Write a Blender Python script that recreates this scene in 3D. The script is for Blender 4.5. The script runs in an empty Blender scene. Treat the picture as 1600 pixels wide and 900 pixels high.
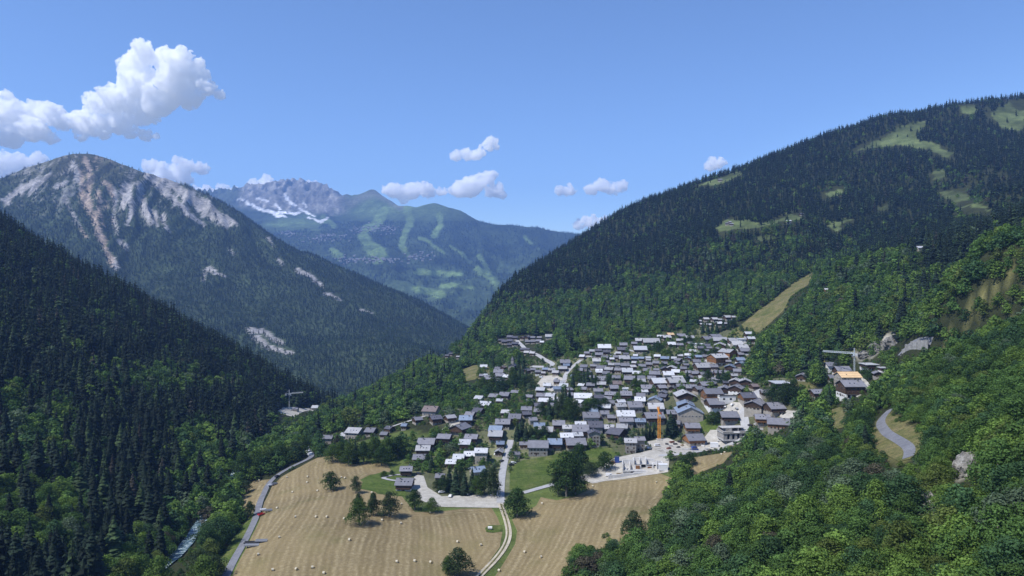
import bpy, bmesh, math, random
import numpy as np
from mathutils import Vector, Matrix, Euler

# ------------------------------------------------------------------ camera, sky, sun, exposure
SC = bpy.context.scene
COL = SC.collection
F, CX, VH, CAMZ = 1142.0, 800.0, 430.0, 140.0      # focal length and horizon in photo pixels (1600 wide), camera height
cam_d = bpy.data.cameras.new('camera')
cam_d.sensor_width = 36.0
cam_d.lens = 36.0 * F / 1600.0
cam_d.shift_y = (VH - 450.0) / 1600.0
cam_d.clip_start, cam_d.clip_end = 1.0, 80000.0
cam = bpy.data.objects.new('camera', cam_d)
COL.objects.link(cam)
cam.location = (0, 0, CAMZ)
cam.rotation_euler = (math.radians(90), 0, 0)
SC.camera = cam

SUN_EL, SUN_AZ = math.radians(56), math.radians(-119)      # azimuth clockwise from +Y: sun on the left, a little behind the camera
W = bpy.data.worlds.new('World'); SC.world = W
W.use_nodes = True
wn = W.node_tree.nodes; wl = W.node_tree.links
wn.clear()
wo = wn.new('ShaderNodeOutputWorld'); wb = wn.new('ShaderNodeBackground'); ws = wn.new('ShaderNodeTexSky')
ws.sky_type = 'NISHITA'; ws.sun_disc = False
ws.sun_elevation = SUN_EL; ws.sun_rotation = SUN_AZ
ws.altitude = 1400; ws.air_density = 1.0; ws.dust_density = 0.4; ws.ozone_density = 4.0
wb.inputs['Strength'].default_value = 0.12
wt = wn.new('ShaderNodeMix'); wt.data_type = 'RGBA'; wt.blend_type = 'MULTIPLY'; wt.inputs[0].default_value = 1.0; wt.inputs[7].default_value = (.90, .975, 1.11, 1)   # the photograph's cool white balance
wl.new(ws.outputs[0], wt.inputs[6]); wl.new(wt.outputs[2], wb.inputs[0]); wl.new(wb.outputs[0], wo.inputs[0])
sd = bpy.data.lights.new('sun', 'SUN'); sd.energy = 4.0; sd.angle = math.radians(0.53); sd.color = (1.0, 0.965, 0.92)
sun = bpy.data.objects.new('sun', sd); COL.objects.link(sun)
to_sun = Vector((math.sin(SUN_AZ) * math.cos(SUN_EL), math.cos(SUN_AZ) * math.cos(SUN_EL), math.sin(SUN_EL)))
sun.rotation_euler = to_sun.to_track_quat('Z', 'Y').to_euler()
sun.location = (0, 0, 3000)
SC.view_settings.view_transform = 'Standard'; SC.view_settings.look = 'None'
SC.view_settings.exposure = 0.48; SC.view_settings.gamma = 1.0
SC.cycles.max_bounces = 64; SC.cycles.diffuse_bounces = 2; SC.cycles.glossy_bounces = 2
SC.cycles.transparent_max_bounces = 6; SC.cycles.transmission_bounces = 2; SC.cycles.volume_bounces = 64

rng = np.random.default_rng(7)
random.seed(7)
# ------------------------------------------------------------------ terrain heights (numpy)
def P(u, v, Y, dv=0):                                  # photo pixel + depth -> point
    return ((u - CX) / F * Y, Y, CAMZ - (v + dv - VH) / F * Y)

def vnoise(x, y, seed=0):
    xi = np.floor(x).astype(np.int64); yi = np.floor(y).astype(np.int64)
    fx = x - xi; fy = y - yi
    fx = fx * fx * (3 - 2 * fx); fy = fy * fy * (3 - 2 * fy)
    def h(a, b):
        n = (a * 374761393 + b * 668265263 + seed * 974634721) & 0xffffffff
        n = ((n ^ (n >> 13)) * 1274126177) & 0xffffffff
        return ((n ^ (n >> 16)) & 0xffff) / 65535.0
    return (h(xi, yi) * (1 - fx) + h(xi + 1, yi) * fx) * (1 - fy) + (h(xi, yi + 1) * (1 - fx) + h(xi + 1, yi + 1) * fx) * fy

def fbm(x, y, oct=4, seed=0, ridged=False, gain=0.5):
    s = np.zeros_like(np.asarray(x, float)); a = 1.0; t = 0
    for k in range(oct):
        n = vnoise(x * 2 ** k + 17.3 * k, y * 2 ** k + 5.1 * k, seed + k)
        n = (1 - np.abs(2 * n - 1)) if ridged else n
        s = s + a * n; t += a; a *= gain
    return s / t - 0.5

class Surf:
    """a smooth height surface through control points (multiquadric), kept as a regular grid"""
    def __init__(self, pts, x0, x1, y0, y1, step, c, smooth=0.0, extra=None):
        p = np.array(pts, float)
        n = len(p)
        d = np.hypot(p[:, None, 0] - p[None, :, 0], p[:, None, 1] - p[None, :, 1])
        A = np.zeros((n + 3, n + 3))
        A[:n, :n] = np.sqrt(d * d + c * c) + np.eye(n) * smooth
        B = np.stack([np.ones(n), p[:, 0] / 1000, p[:, 1] / 1000], 1)
        A[:n, n:] = B; A[n:, :n] = B.T
        w = np.linalg.solve(A, np.concatenate([p[:, 2], np.zeros(3)]))
        self.x0, self.y0, self.s = x0, y0, step
        xs = np.arange(x0, x1 + step * .5, step); ys = np.arange(y0, y1 + step * .5, step)
        self.nx, self.ny = len(xs), len(ys)
        self.X, self.Y = np.meshgrid(xs, ys)
        Z = w[n] + w[n + 1] * self.X / 1000 + w[n + 2] * self.Y / 1000
        for i in range(n):
            Z = Z + w[i] * np.sqrt((self.X - p[i, 0]) ** 2 + (self.Y - p[i, 1]) ** 2 + c * c)
        if extra is not None:
            Z = extra(self.X, self.Y, Z)
        self.Z = Z
    def h(self, x, y):
        fx = np.clip((np.asarray(x, float) - self.x0) / self.s, 0, self.nx - 1.001)
        fy = np.clip((np.asarray(y, float) - self.y0) / self.s, 0, self.ny - 1.001)
        i = fx.astype(int); j = fy.astype(int); a = fx - i; b = fy - j
        Z = self.Z
        return (Z[j, i] * (1 - a) + Z[j, i + 1] * a) * (1 - b) + (Z[j + 1, i] * (1 - a) + Z[j + 1, i + 1] * a) * b
    def hit(self, u, v, y0=60.0, y1=None, n=1400):      # photo pixels -> points where those rays first meet the surface
        u = np.atleast_1d(np.asarray(u, float)); v = np.atleast_1d(np.asarray(v, float))
        y1 = y1 or self.y0 + (self.ny - 1) * self.s
        ts = y0 * (y1 / y0) ** np.linspace(0, 1, n)
        out = np.full((len(u), 3), np.nan)
        for k in range(len(u)):
            x = (u[k] - CX) / F * ts; z = CAMZ - (v[k] - VH) / F * ts
            g = self.h(x, ts) - z
            w = np.where(g > 0)[0]
            if len(w) == 0: continue
            i = w[0]
            if i == 0: t = ts[0]
            else: t = ts[i - 1] + (ts[i] - ts[i - 1]) * (-g[i - 1]) / (g[i] - g[i - 1])
            xx = (u[k] - CX) / F * t
            out[k] = (xx, t, self.h(xx, t))
        return out

# --- valley, village, both near slopes and the mountain on the right: one sheet
RIVER = [(-130, 60, -2), (-150, 200, -6), (-165, 300, -9), (-182, 404, -12), (-205, 520, -16), (-235, 716, -21),
         (-268, 856, -26), (-262, 1000, -48), (-250, 1150, -85), (-250, 1400, -150), (-240, 1800, -230), (-200, 2300, -300), (-150, 2700, -340)]
C = []
C += RIVER
def toe(Y): return 31 + (Y - 355) * .55
C += [(-134, 340, 0), (-50, 340, 0), (25, 345, 0), (-60, 450, 0), (60, 450, .5), (-125, 500, -1), (0, 500, 0), (85, 500, 2),
      (-80, 560, 0), (0, 560, 2), (70, 565, 5), (-110, 200, 1), (-60, 250, 0), (-100, 60, 2), (-150, 600, -4), (-160, 560, -4), (-135, 420, 0)]
for Y in (40, 150, 250, 350, 450, 540):
    for s in (25, 70, 130, 200, 290, 400):
        if Y >= 450 and s in (25, 70) : continue
        C.append((toe(Y) + s, Y, (.37 * s + .0004 * s * s) * min(1, .72 + Y / 1500)))
C += [(116, 450, 8), (150, 492, 16), (140, 540, 10), (195, 522, 26)]
# left slope
for Y, kk in ((80, .25), (250, .27), (404, .28), (560, .33), (716, .43), (860, .49), (1000, .55), (1090, .56)):
    xr = np.interp(Y, [r[1] for r in RIVER], [r[0] for r in RIVER]); zr = np.interp(Y, [r[1] for r in RIVER], [r[2] for r in RIVER])
    for s in (70, 170, 300, 450, 640):
        C.append((xr - s, Y, zr + kk * s))
for Y, kk in ((1350, .3), (1700, .15), (2200, .08), (2700, .05)):
    xr = np.interp(Y, [r[1] for r in RIVER], [r[0] for r in RIVER]); zr = np.interp(Y, [r[1] for r in RIVER], [r[2] for r in RIVER])
    for s in (150, 400, 700): C.append((xr - s, Y, zr + kk * s))
# village fan (ground) and the edge that drops into the gorge
for u, v, Y in ((680, 645, 655), (540, 690, 660), (470, 660, 830), (600, 640, 760), (760, 640, 690), (830, 600, 800), (740, 585, 900), (900, 650, 640),
                (1000, 575, 780), (1000, 540, 880), (900, 560, 850), (900, 535, 1000), (1080, 640, 630), (1080, 590, 720), (1100, 550, 810),
                (1170, 528, 890), (1190, 640, 590), (1160, 695, 560), (1090, 700, 575), (1000, 690, 590), (1250, 600, 610), (1330, 615, 560),
                (1370, 580, 600), (1290, 640, 520), (800, 540, 1120), (840, 525, 1150), (690, 558, 1200), (740, 560, 1080),
                (640, 585, 1130), (590, 610, 1040), (535, 640, 960), (560, 655, 850)):
    C.append(P(u, v, Y))
C += [(-190, 1280, -60), (-150, 1400, -70), (-110, 1600, -70), (-60, 1900, -100), (-20, 2300, -150), (50, 2700, -150)]
# mountain on the right
for u, v, Y in ((740, 512, 1500), (770, 478, 1600), (830, 424, 1800), (900, 378, 1900), (1000, 321, 2000), (1100, 286, 2050), (1200, 249, 2100),
                (1300, 209, 2150), (1400, 181, 2200), (1500, 165, 2250), (1600, 153, 2300), (1750, 135, 2350), (1900, 120, 2350)):
    C.append(P(u, v, Y)); x, y, z = P(u, v, Y); C.append((x * 1.08, y + 350, z - 60))
for u, v, Y in ((800, 505, 1250), (800, 470, 1430), (900, 505, 1200), (900, 455, 1450), (900, 410, 1700), (1000, 530, 950), (1000, 488, 1150),
                (1000, 430, 1450), (1000, 370, 1750), (1120, 510, 950), (1100, 470, 1150), (1150, 352, 1550), (1100, 405, 1400), (1215, 472, 1000),
                (1255, 438, 1150), (1240, 346, 1560), (1200, 405, 1320), (1300, 408, 1250), (1300, 335, 1600), (1300, 265, 1900), (1400, 234, 2000),
                (1400, 305, 1700), (1400, 365, 1400), (1500, 338, 1300), (1500, 256, 1800), (1500, 186, 2150), (1600, 306, 1300), (1600, 206, 2000),
                (1800, 280, 1300), (1800, 180, 2000),
                (1185, 525, 820), (1260, 463, 900), (1350, 418, 900), (1440, 405, 880), (1520, 378, 850), (1600, 350, 820), (1720, 320, 800),
                (1350, 425, 1040), (1450, 400, 1040), (1560, 360, 1020),
                (1250, 560, 700), (1300, 508, 720), (1400, 490, 680), (1410, 540, 600), (1500, 460, 690), (1600, 430, 640),
                (1600, 412, 520), (1525, 478, 540), (1450, 548, 560), (1700, 360, 520), (1780, 420, 400), (1420, 548, 575)):
    C.append(P(u, v, Y))
def rough(X, Y, Z):
    a = np.clip((np.abs(Z - 10) - 40) / 120, 0, 1)
    village = np.clip(1 - np.hypot((X - 120) / 330, (Y - 700) / 300), 0, 1)
    r = fbm(X / 190, Y / 190, 4, 3) * 26 * a * (1 - village) ** 1
    r = r + fbm(X / 500, Y / 500, 3, 9, True) * 30 * np.clip((Y - 1000) / 500, 0, 1) * np.clip((Z - 60) / 100, 0, 1) * np.clip((2200 - Y) / 500, 0.2, 1)
    return Z + r
LAND = Surf(C, -1100, 1900, 40, 2700, 6, 45, .0, rough)
H = LAND.h

# --- the bare-flanked mountain across the gorge
C2 = []
for u, v, Y in ((-300, 380, 4000), (-150, 335, 4000), (-70, 308, 4000), (0, 289, 4000), (55, 266, 4000), (100, 247, 4000), (135, 241, 4000), (170, 250, 3990), (220, 268, 3980), (270, 283, 3970), (330, 308, 3950),
                (385, 342, 3930), (440, 382, 3900), (500, 408, 3850), (560, 434, 3800), (620, 460, 3700), (680, 488, 3600), (735, 512, 3450), (800, 545, 3300)):
    C2.append(P(u, v, Y)); x, y, z = P(u, v, Y); C2 += [(x + 60, y + 350, z - 170), (x + 120, y + 900, z - 480 - .2 * z)]
for u, v, Y in ((560, 625, 1950), (600, 612, 2050), (650, 590, 2200), (700, 560, 2450), (480, 620, 2000), (300, 600, 2050), (100, 560, 2200), (-200, 520, 2400),
                (560, 560, 2350), (450, 520, 2700), (600, 520, 2900), (300, 500, 2600), (400, 440, 3150), (500, 470, 3100), (200, 420, 3100), (250, 460, 2850), (150, 460, 2800),
                (0, 400, 3000), (-150, 420, 3000), (80, 330, 3500), (135, 310, 3600), (180, 330, 3520), (250, 335, 3550), (320, 365, 3500), (0, 340, 3500), (270, 390, 3280), (-200, 400, 3450)):
    C2.append(P(u, v, Y))
C2 += [(-300, 1500, -330), (-900, 1500, -330), (-2000, 1500, -300), (0, 2300, -360), (200, 3000, -360), (-3600, 3000, 0), (-3600, 4000, 300), (500, 3600, -380), (500, 4800, -420)]
def rough2(X, Y, Z):
    hi = np.clip((Z - 50) / 350, 0, 1)
    # gullies that run down the fall line (mostly along -Y, splayed from the summit)
    ang = np.arctan2(X + 2330, 5600 - Y) * 34
    g = fbm(ang + fbm(X / 300, Y / 300, 2, 31) * 2.2, (Y + Z) / 900, 4, 21, True, .55)
    return Z + g * (18 + 75 * hi) * np.clip((4020 - Y) / 300, .12, 1) + fbm(X / 260, Y / 260, 4, 5) * 40 * np.clip((4020 - Y) / 400, .15, 1)
PEAK = Surf(C2, -3900, 600, 1500, 4800, 10, 90, 0, rough2)

# --- the ski-slope mountains far behind
C3 = []
for u, v, Y in ((150, 350, 11500), (250, 330, 11500), (335, 309, 11500), (370, 311, 11500), (405, 305, 11600), (430, 302, 11600), (460, 298, 11600), (500, 308, 11500), (530, 312, 11400), (583, 297, 10600), (572, 303, 10650), (560, 309, 10800), (548, 312, 10900), (596, 305, 10500), (612, 315, 10400),
                (640, 322, 10000), (680, 319, 9600), (720, 331, 9400), (750, 347, 9200), (800, 352, 9100), (840, 357, 9000), (890, 364, 9200), (960, 372, 9400)):
    C3.append(P(u, v, Y)); x, y, z = P(u, v, Y); C3.append((x * 1.06, y + 700, z - 260))
for u, v, Y in ((300, 345, 10000), (400, 345, 9800), (440, 365, 9000), (480, 350, 9800), (530, 345, 10000), (600, 345, 9600), (500, 372, 8600), (600, 365, 8700), (680, 350, 9000), (700, 380, 8300), (800, 385, 8300), (860, 390, 8400),
                (500, 410, 7600), (600, 405, 7600), (700, 420, 7400), (800, 410, 7700), (640, 440, 6700), (760, 440, 6800), (700, 470, 6000), (760, 490, 5500), (640, 500, 5400), (500, 470, 6000), (850, 470, 6200)):
    C3.append(P(u, v, Y))
C3 += [(-600, 4900, -420), (200, 4900, -420), (-2500, 5200, -100), (1200, 5200, -300), (1500, 7000, 100), (-4500, 8000, 400)]
def rough3(X, Y, Z):
    hi = np.clip((Y - 9800) / 1200, 0, 1) * np.clip((-2200 - X) / 700, 0, 1)
    r = (fbm(X / 620, Y / 1500, 5, 41, True) * 330 + fbm(X / 230, Y / 420, 4, 43, True) * 90) * (1 - hi) * np.clip((9300 - Y) / 1800, .12, 1)
    crag = fbm(X / 330, Y / 420, 6, 51, True, .62) * 430 * hi + fbm(X / 60, Y / 300, 3, 57, True) * 70 * hi
    return Z + r + crag
FAR = Surf(C3, -5600, 1600, 4900, 12400, 18, 70, 0, rough3)
# ------------------------------------------------------------------ helpers
def tag(o, label=None, cat=None, group=None, kind=None):
    if label: o['label'] = label
    if cat: o['category'] = cat
    if group: o['group'] = group
    if kind: o['kind'] = kind
    return o

def link(name, me, parent=None, mats=None, loc=None, rotz=None):
    o = bpy.data.objects.new(name, me); COL.objects.link(o)
    if parent: o.parent = parent
    if loc is not None: o.location = loc
    if rotz is not None: o.rotation_euler = (0, 0, rotz)
    for m in (mats or []):
        me.materials.append(m)
    return o

def mesh_np(name, V, Fq, smooth=False):
    me = bpy.data.meshes.new(name)
    V = np.asarray(V, np.float32); Fq = np.asarray(Fq, np.int32)
    k = Fq.shape[1]
    me.vertices.add(len(V)); me.vertices.foreach_set('co', V.ravel())
    me.loops.add(Fq.size); me.loops.foreach_set('vertex_index', Fq.ravel())
    me.polygons.add(len(Fq)); me.polygons.foreach_set('loop_start', np.arange(0, Fq.size, k, dtype=np.int32))
    me.polygons.foreach_set('loop_total', np.full(len(Fq), k, np.int32))
    me.polygons.foreach_set('use_smooth', np.full(len(Fq), smooth, bool))
    me.update(calc_edges=True)
    return me

def color_attr(me, name, rgb):
    a = me.attributes.new(name, 'FLOAT_COLOR', 'POINT')
    c = np.ones((len(rgb), 4), np.float32); c[:, :3] = rgb
    a.data.foreach_set('color', c.ravel())

def float_attr(me, name, v):
    a = me.attributes.new(name, 'FLOAT', 'POINT'); a.data.foreach_set('value', np.asarray(v, np.float32))

def proj(x, y, z):
    return CX + np.asarray(x) / y * F, VH + (CAMZ - np.asarray(z)) / y * F

def inside(poly, x, y):                                   # points in polygon (even-odd), numpy
    x = np.asarray(x, float); y = np.asarray(y, float); r = np.zeros(x.shape, bool)
    n = len(poly)
    for i in range(n):
        x1, y1 = poly[i][:2]; x2, y2 = poly[(i + 1) % n][:2]
        if y1 == y2: continue
        c = ((y1 > y) != (y2 > y)) & (x < (x2 - x1) * (y - y1) / (y2 - y1) + x1)
        r ^= c
    return r

def wpoly(px, S=None):                                    # photo outline -> outline on the ground
    S = S or LAND
    p = S.hit([a for a, b in px], [b for a, b in px])
    return p[~np.isnan(p[:, 0])]

def dist_poly(poly, x, y, closed=True):
    d = np.full(np.shape(x), 1e9)
    n = len(poly)
    for i in range(n if closed else n - 1):
        ax, ay = poly[i][:2]; bx, by = poly[(i + 1) % n][:2]
        L = (bx - ax) ** 2 + (by - ay) ** 2 + 1e-9
        t = np.clip(((x - ax) * (bx - ax) + (y - ay) * (by - ay)) / L, 0, 1)
        d = np.minimum(d, np.hypot(x - ax - t * (bx - ax), y - ay - t * (by - ay)))
    return d

# node helpers
class N:
    def __init__(self, name):
        self.m = bpy.data.materials.new(name); self.m.use_nodes = True
        self.t = self.m.node_tree; self.t.nodes.clear()
        self.out = self.t.nodes.new('ShaderNodeOutputMaterial')
    def n(self, typ, ins=None, **kw):
        q = self.t.nodes.new(typ)
        for k, v in kw.items(): setattr(q, k, v)
        for k, v in (ins or {}).items():
            if isinstance(v, bpy.types.NodeSocket): self.t.links.new(v, q.inputs[k])
            else: q.inputs[k].default_value = v
        return q
    def mix(self, f, a, b, mode='MIX'):
        q = self.n('ShaderNodeMix', data_type='RGBA', blend_type=mode)
        for i, v in ((0, f), (6, a), (7, b)):
            if isinstance(v, bpy.types.NodeSocket): self.t.links.new(v, q.inputs[i])
            else: q.inputs[i].default_value = v if i == 0 else (*v, 1) if len(v) == 3 else v
        return q.outputs[2]
    def ramp(self, f, stops):
        q = self.n('ShaderNodeValToRGB'); self.t.links.new(f, q.inputs[0])
        e = q.color_ramp.elements
        e[0].position, e[0].color = stops[0][0], (*stops[0][1], 1)
        e[1].position, e[1].color = stops[-1][0], (*stops[-1][1], 1)
        for p, c in stops[1:-1]:
            k = e.new(p); k.color = (*c, 1)
        return q.outputs[0]
    def noise(self, scale, detail=4, rough=.55, vec=None, out=0):
        q = self.n('ShaderNodeTexNoise', {'Scale': scale, 'Detail': detail, 'Roughness': rough})
        self.t.links.new(vec or self.pos(), q.inputs['Vector'])
        return q.outputs[out]
    def pos(self):
        if not hasattr(self, '_p'): self._p = self.n('ShaderNodeNewGeometry').outputs['Position']
        return self._p
    def obj(self):
        return self.n('ShaderNodeTexCoord').outputs['Object']
    def attr(self, name, typ='GEOMETRY', out='Color'):
        return self.n('ShaderNodeAttribute', attribute_name=name, attribute_type=typ).outputs[out]
    def math(self, op, a, b=0.0):
        q = self.n('ShaderNodeMath', operation=op)
        for i, v in ((0, a), (1, b)):
            if isinstance(v, bpy.types.NodeSocket): self.t.links.new(v, q.inputs[i])
            else: q.inputs[i].default_value = v
        return q.outputs[0]
    def done(self, col, rough=.9, spec=.2, bump=None, bd=.2, metal=0.0):
        b = self.n('ShaderNodeBsdfPrincipled', {'Roughness': rough, 'Specular IOR Level': spec, 'Metallic': metal})
        if isinstance(col, bpy.types.NodeSocket): self.t.links.new(col, b.inputs['Base Color'])
        else: b.inputs['Base Color'].default_value = (*col, 1)
        if bump is not None:
            bn = self.n('ShaderNodeBump', {'Strength': 1.0, 'Distance': bd, 'Height': bump})
            self.t.links.new(bn.outputs[0], b.inputs['Normal'])
        self.t.links.new(b.outputs[0], self.out.inputs[0])
        return self.m

def flat(name, col, var=.25, scale=.5, rough=.85, spec=.25, metal=0.0):
    q = N(name)
    f = q.noise(scale, 5, .6, q.obj())
    lo = tuple(c * (1 - var) for c in col); hi = tuple(min(1, c * (1 + var)) for c in col)
    return q.done(q.ramp(f, [(.3, lo), (.7, hi)]), rough, spec, metal=metal)

# ------------------------------------------------------------------ land cover outlines (photo pixels, laid on the ground)
HAY_A = [(352, 930), (382, 862), (405, 815), (413, 785), (425, 760), (440, 745), (470, 729), (497, 715), (522, 710), (545, 727), (572, 722), (605, 724), (612, 738), (578, 742), (562, 750),
         (590, 772), (628, 776), (648, 800), (682, 800), (722, 795), (768, 794), (777, 808), (785, 830), (781, 855), (764, 878), (725, 930)]
HAY_B = [(376, 764), (398, 751), (422, 749), (410, 775), (400, 806), (390, 806), (380, 792)]
HAY_C = [(752, 930), (787, 880), (805, 850), (808, 830), (800, 812), (820, 802), (838, 790), (845, 777), (870, 782), (898, 776), (918, 766), (915, 756), (950, 750), (1000, 744), (1032, 740), (1052, 748),
         (1036, 770), (1022, 786), (1017, 820), (1000, 812), (978, 818), (966, 836), (905, 842), (888, 850), (884, 900), (884, 930)]
HAY_D = [(1068, 718), (1110, 711), (1150, 705), (1130, 724), (1085, 742)]
MEADOW_A = [(796, 766), (797, 732), (815, 720), (850, 714), (892, 704), (955, 700), (965, 712), (905, 738), (868, 750), (820, 766)]
LAWN_A = [(562, 764), (570, 746), (600, 737), (636, 742), (634, 776), (600, 772)]
LAWN_B = [(1086, 657), (1118, 650), (1142, 662), (1112, 676), (1088, 672)]
MEADOW_B = [(722, 578), (742, 570), (772, 576), (748, 592), (728, 596)]
BANK = [(320, 930), (340, 885), (362, 845), (385, 815), (402, 792), (396, 815), (374, 858), (346, 930)]
PISTE = [(1132, 527), (1180, 491), (1212, 466), (1243, 440), (1272, 424), (1262, 446), (1226, 484), (1196, 512), (1172, 528), (1176, 545), (1150, 532)]
ALPS = [[(1326, 238), (1346, 226), (1395, 205), (1452, 187), (1446, 200), (1424, 216), (1462, 224), (1497, 240), (1480, 247), (1452, 232), (1410, 228), (1360, 230)],
        [(1500, 166), (1524, 163), (1518, 178), (1504, 178)], [(1556, 186), (1600, 168), (1640, 165), (1640, 200), (1590, 192)],
        [(1118, 354), (1140, 340), (1190, 349), (1250, 328), (1252, 342), (1190, 356), (1152, 358), (1124, 366)], [(1084, 292), (1152, 268), (1156, 274), (1114, 290)],
        [(1292, 354), (1330, 340), (1336, 346), (1306, 362)], [(1450, 270), (1475, 264), (1478, 276), (1458, 282)], [(1478, 312), (1545, 322), (1548, 332), (1500, 326)], [(1360, 330), (1390, 318), (1384, 330)], [(1540, 176), (1580, 160), (1640, 150), (1640, 212), (1600, 206), (1566, 200)], [(1280, 300), (1310, 292), (1316, 300), (1290, 308)], [(1462, 300), (1500, 296), (1520, 312), (1490, 318)], [(1180, 372), (1206, 366), (1204, 376), (1186, 380)]]
DRY = [[(1452, 552), (1478, 520), (1520, 476), (1560, 440), (1602, 404), (1640, 395), (1640, 428), (1590, 440), (1545, 476), (1508, 505), (1475, 545)],
       [(1562, 532), (1602, 500), (1640, 490), (1640, 545), (1580, 545)],
       [(1360, 694), (1364, 670), (1373, 655), (1386, 644), (1404, 656), (1446, 678), (1438, 702), (1424, 718), (1404, 722), (1378, 708)],
       [(1300, 640), (1316, 636), (1322, 668), (1300, 672)], [(1236, 600), (1264, 592), (1284, 612), (1262, 622)], [(1330, 535), (1372, 525), (1360, 552), (1322, 556)], [(1240, 560), (1290, 552), (1292, 572), (1250, 582)]]
YARDS = [[(1022, 706), (1012, 690), (1042, 684), (1066, 694), (1095, 690), (1110, 672), (1140, 672), (1166, 676), (1160, 690), (1132, 702), (1082, 710), (1050, 713)],
         [(908, 750), (912, 742), (938, 730), (960, 716), (1000, 708), (1034, 700), (1046, 716), (1044, 738), (1004, 744), (946, 752), (926, 756)],
         [(838, 602), (848, 588), (868, 586), (886, 594), (880, 604), (862, 612)], [(428, 644), (440, 637), (490, 635), (492, 642), (460, 652), (444, 648)],
         [(1218, 652), (1222, 640), (1246, 642), (1240, 656)], [(690, 672), (704, 660), (722, 656), (716, 668)], [(1316, 610), (1344, 584), (1362, 606), (1342, 624)],
         [(640, 758), (650, 742), (662, 744), (668, 762), (690, 776), (716, 775), (770, 773), (790, 780), (784, 794), (722, 793), (680, 792), (658, 782)],
         [(1128, 640), (1144, 628), (1176, 632), (1160, 650), (1140, 650)]]
VILLAGE = [(635, 760), (640, 700), (690, 672), (650, 650), (660, 632), (730, 622), (800, 600), (742, 590), (750, 572), (870, 560), (915, 545), (960, 536), (1010, 524), (1090, 510), (1180, 512), (1176, 545), (1160, 585),
           (1190, 595), (1250, 590), (1240, 650), (1180, 690), (1060, 715), (1040, 738), (960, 745), (960, 700), (890, 705), (800, 725), (795, 790), (660, 790)]

def poly_w(px): return wpoly(px)
ROADS = {  # name: (photo polyline, width m, material, label)
    'lane': ([(335, 940), (354, 900), (376, 858), (399, 812), (407, 782), (418, 757), (432, 742), (462, 727), (488, 716), (482, 704), (478, 696)], 4.2, 'asphalt'),
    'field_track': ([(728, 930), (746, 902), (770, 880), (789, 857), (797, 836), (791, 812), (782, 788)], 3.4, 'gravel'),
    'street': ([(782, 786), (782, 768), (784, 745), (788, 722), (795, 702), (798, 688)], 5.0, 'pale'),
    'side_street': ([(816, 771), (845, 763), (872, 755), (905, 747), (930, 742)], 4.5, 'pale'),
    'bypass_road': ([(1030, 712), (1064, 711), (1092, 707), (1130, 699), (1156, 687), (1168, 672), (1164, 654), (1154, 641), (1166, 632), (1184, 630), (1196, 626), (1186, 613), (1174, 606)], 6.5, 'pale'),
    'mountain_road': ([(1392, 640), (1379, 650), (1374, 662), (1386, 679), (1408, 691), (1426, 703), (1419, 716)], 4.4, 'asphalt'),
    'cliff_road': ([(1404, 556), (1412, 543), (1428, 537), (1456, 534)], 3.4, 'asphalt'),
    'hamlet_road': ([(806, 530), (816, 540), (830, 551), (850, 562), (868, 572), (850, 574), (830, 573)], 5.5, 'pale'),
    'upper_street': ([(862, 602), (884, 596), (882, 586), (896, 572), (908, 563), (916, 556), (940, 561), (962, 553), (978, 546), (1000, 552)], 5.0, 'pale'),
    'station_street': ([(1095, 552), (1103, 565), (1112, 574), (1124, 588), (1090, 600)], 6.0, 'pale'),
    'left_lane': ([(610, 668), (650, 656), (682, 646), (716, 640)], 4.0, 'pale'),
    'driveway': ([(598, 748), (606, 742), (634, 742)], 3.0, 'pale'),
    'driveway_curve': ([(598, 748), (610, 753), (634, 753)], 3.0, 'pale'),
}

# ------------------------------------------------------------------ ground materials and sheets
def ground_mat():
    q = N('ground_cover')
    c = q.attr('cover')
    f1 = q.noise(.05, 6, .62); f2 = q.noise(.9, 4, .6)
    c = q.mix(1.0, c, q.ramp(f1, [(.3, (.62, .66, .6)), (.7, (1.35, 1.3, 1.25))]), 'MULTIPLY')
    c = q.mix(1.0, c, q.ramp(f2, [(.3, (.7, .7, .7)), (.7, (1.25, 1.25, 1.25))]), 'MULTIPLY')
    return q.done(c, .95, .1, f2, .4)
M_GROUND = ground_mat()

def grid_obj(name, S, rgb, mat, ymax=None):
    ny, nx = S.ny, S.nx
    V = np.stack([S.X, S.Y, S.Z], -1).reshape(-1, 3)
    idx = np.arange(ny * nx).reshape(ny, nx)
    q = np.stack([idx[:-1, :-1], idx[:-1, 1:], idx[1:, 1:], idx[1:, :-1]], -1).reshape(-1, 4)
    me = mesh_np(name, V, q, True)
    color_attr(me, 'cover', rgb.reshape(-1, 3))
    return link(name, me, mats=[mat])

W_VIL = wpoly(VILLAGE)
def land_cover():
    x, y, z = LAND.X, LAND.Y, LAND.Z
    rgb = np.empty(x.shape + (3,)); rgb[:] = (.030, .036, .016)
    n = fbm(x / 60, y / 60, 4, 77)
    def put(mask, col, var=.35):
        rgb[mask] = np.array(col) * (1 + var * 2 * n[mask])[:, None]
    put(inside(W_VIL, x, y), (.105, .112, .062), .9)
    wx, wy = 45 * fbm(x / 70, y / 70, 4, 78), 45 * fbm(x / 70, y / 70, 4, 79)
    for a in ALPS: put(inside(wpoly(a), x + wx, y + wy), (.082, .106, .044), .9)
    for a in DRY: put(inside(wpoly(a), x + wx * .2, y + wy * .2), (.15, .145, .06), .8)
    put(inside(wpoly(PISTE), x, y), (.15, .155, .06))
    flat_ = (y < 620) & (x > -150) & (x < 130) & (z < 9)
    put(flat_ & ~inside(W_VIL, x, y), (.09, .12, .035))
    # rock outcrops on the near slope
    for (u, v, r) in ((1512, 732, 9), (1448, 790, 8), (1375, 540, 12), (1395, 528, 10), (1350, 552, 8)):
        p = LAND.hit(u, v)[0]
        put(np.hypot(x - p[0], (y - p[1])) < r * (1 + n), (.26, .25, .22), .6)
    return rgb
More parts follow.
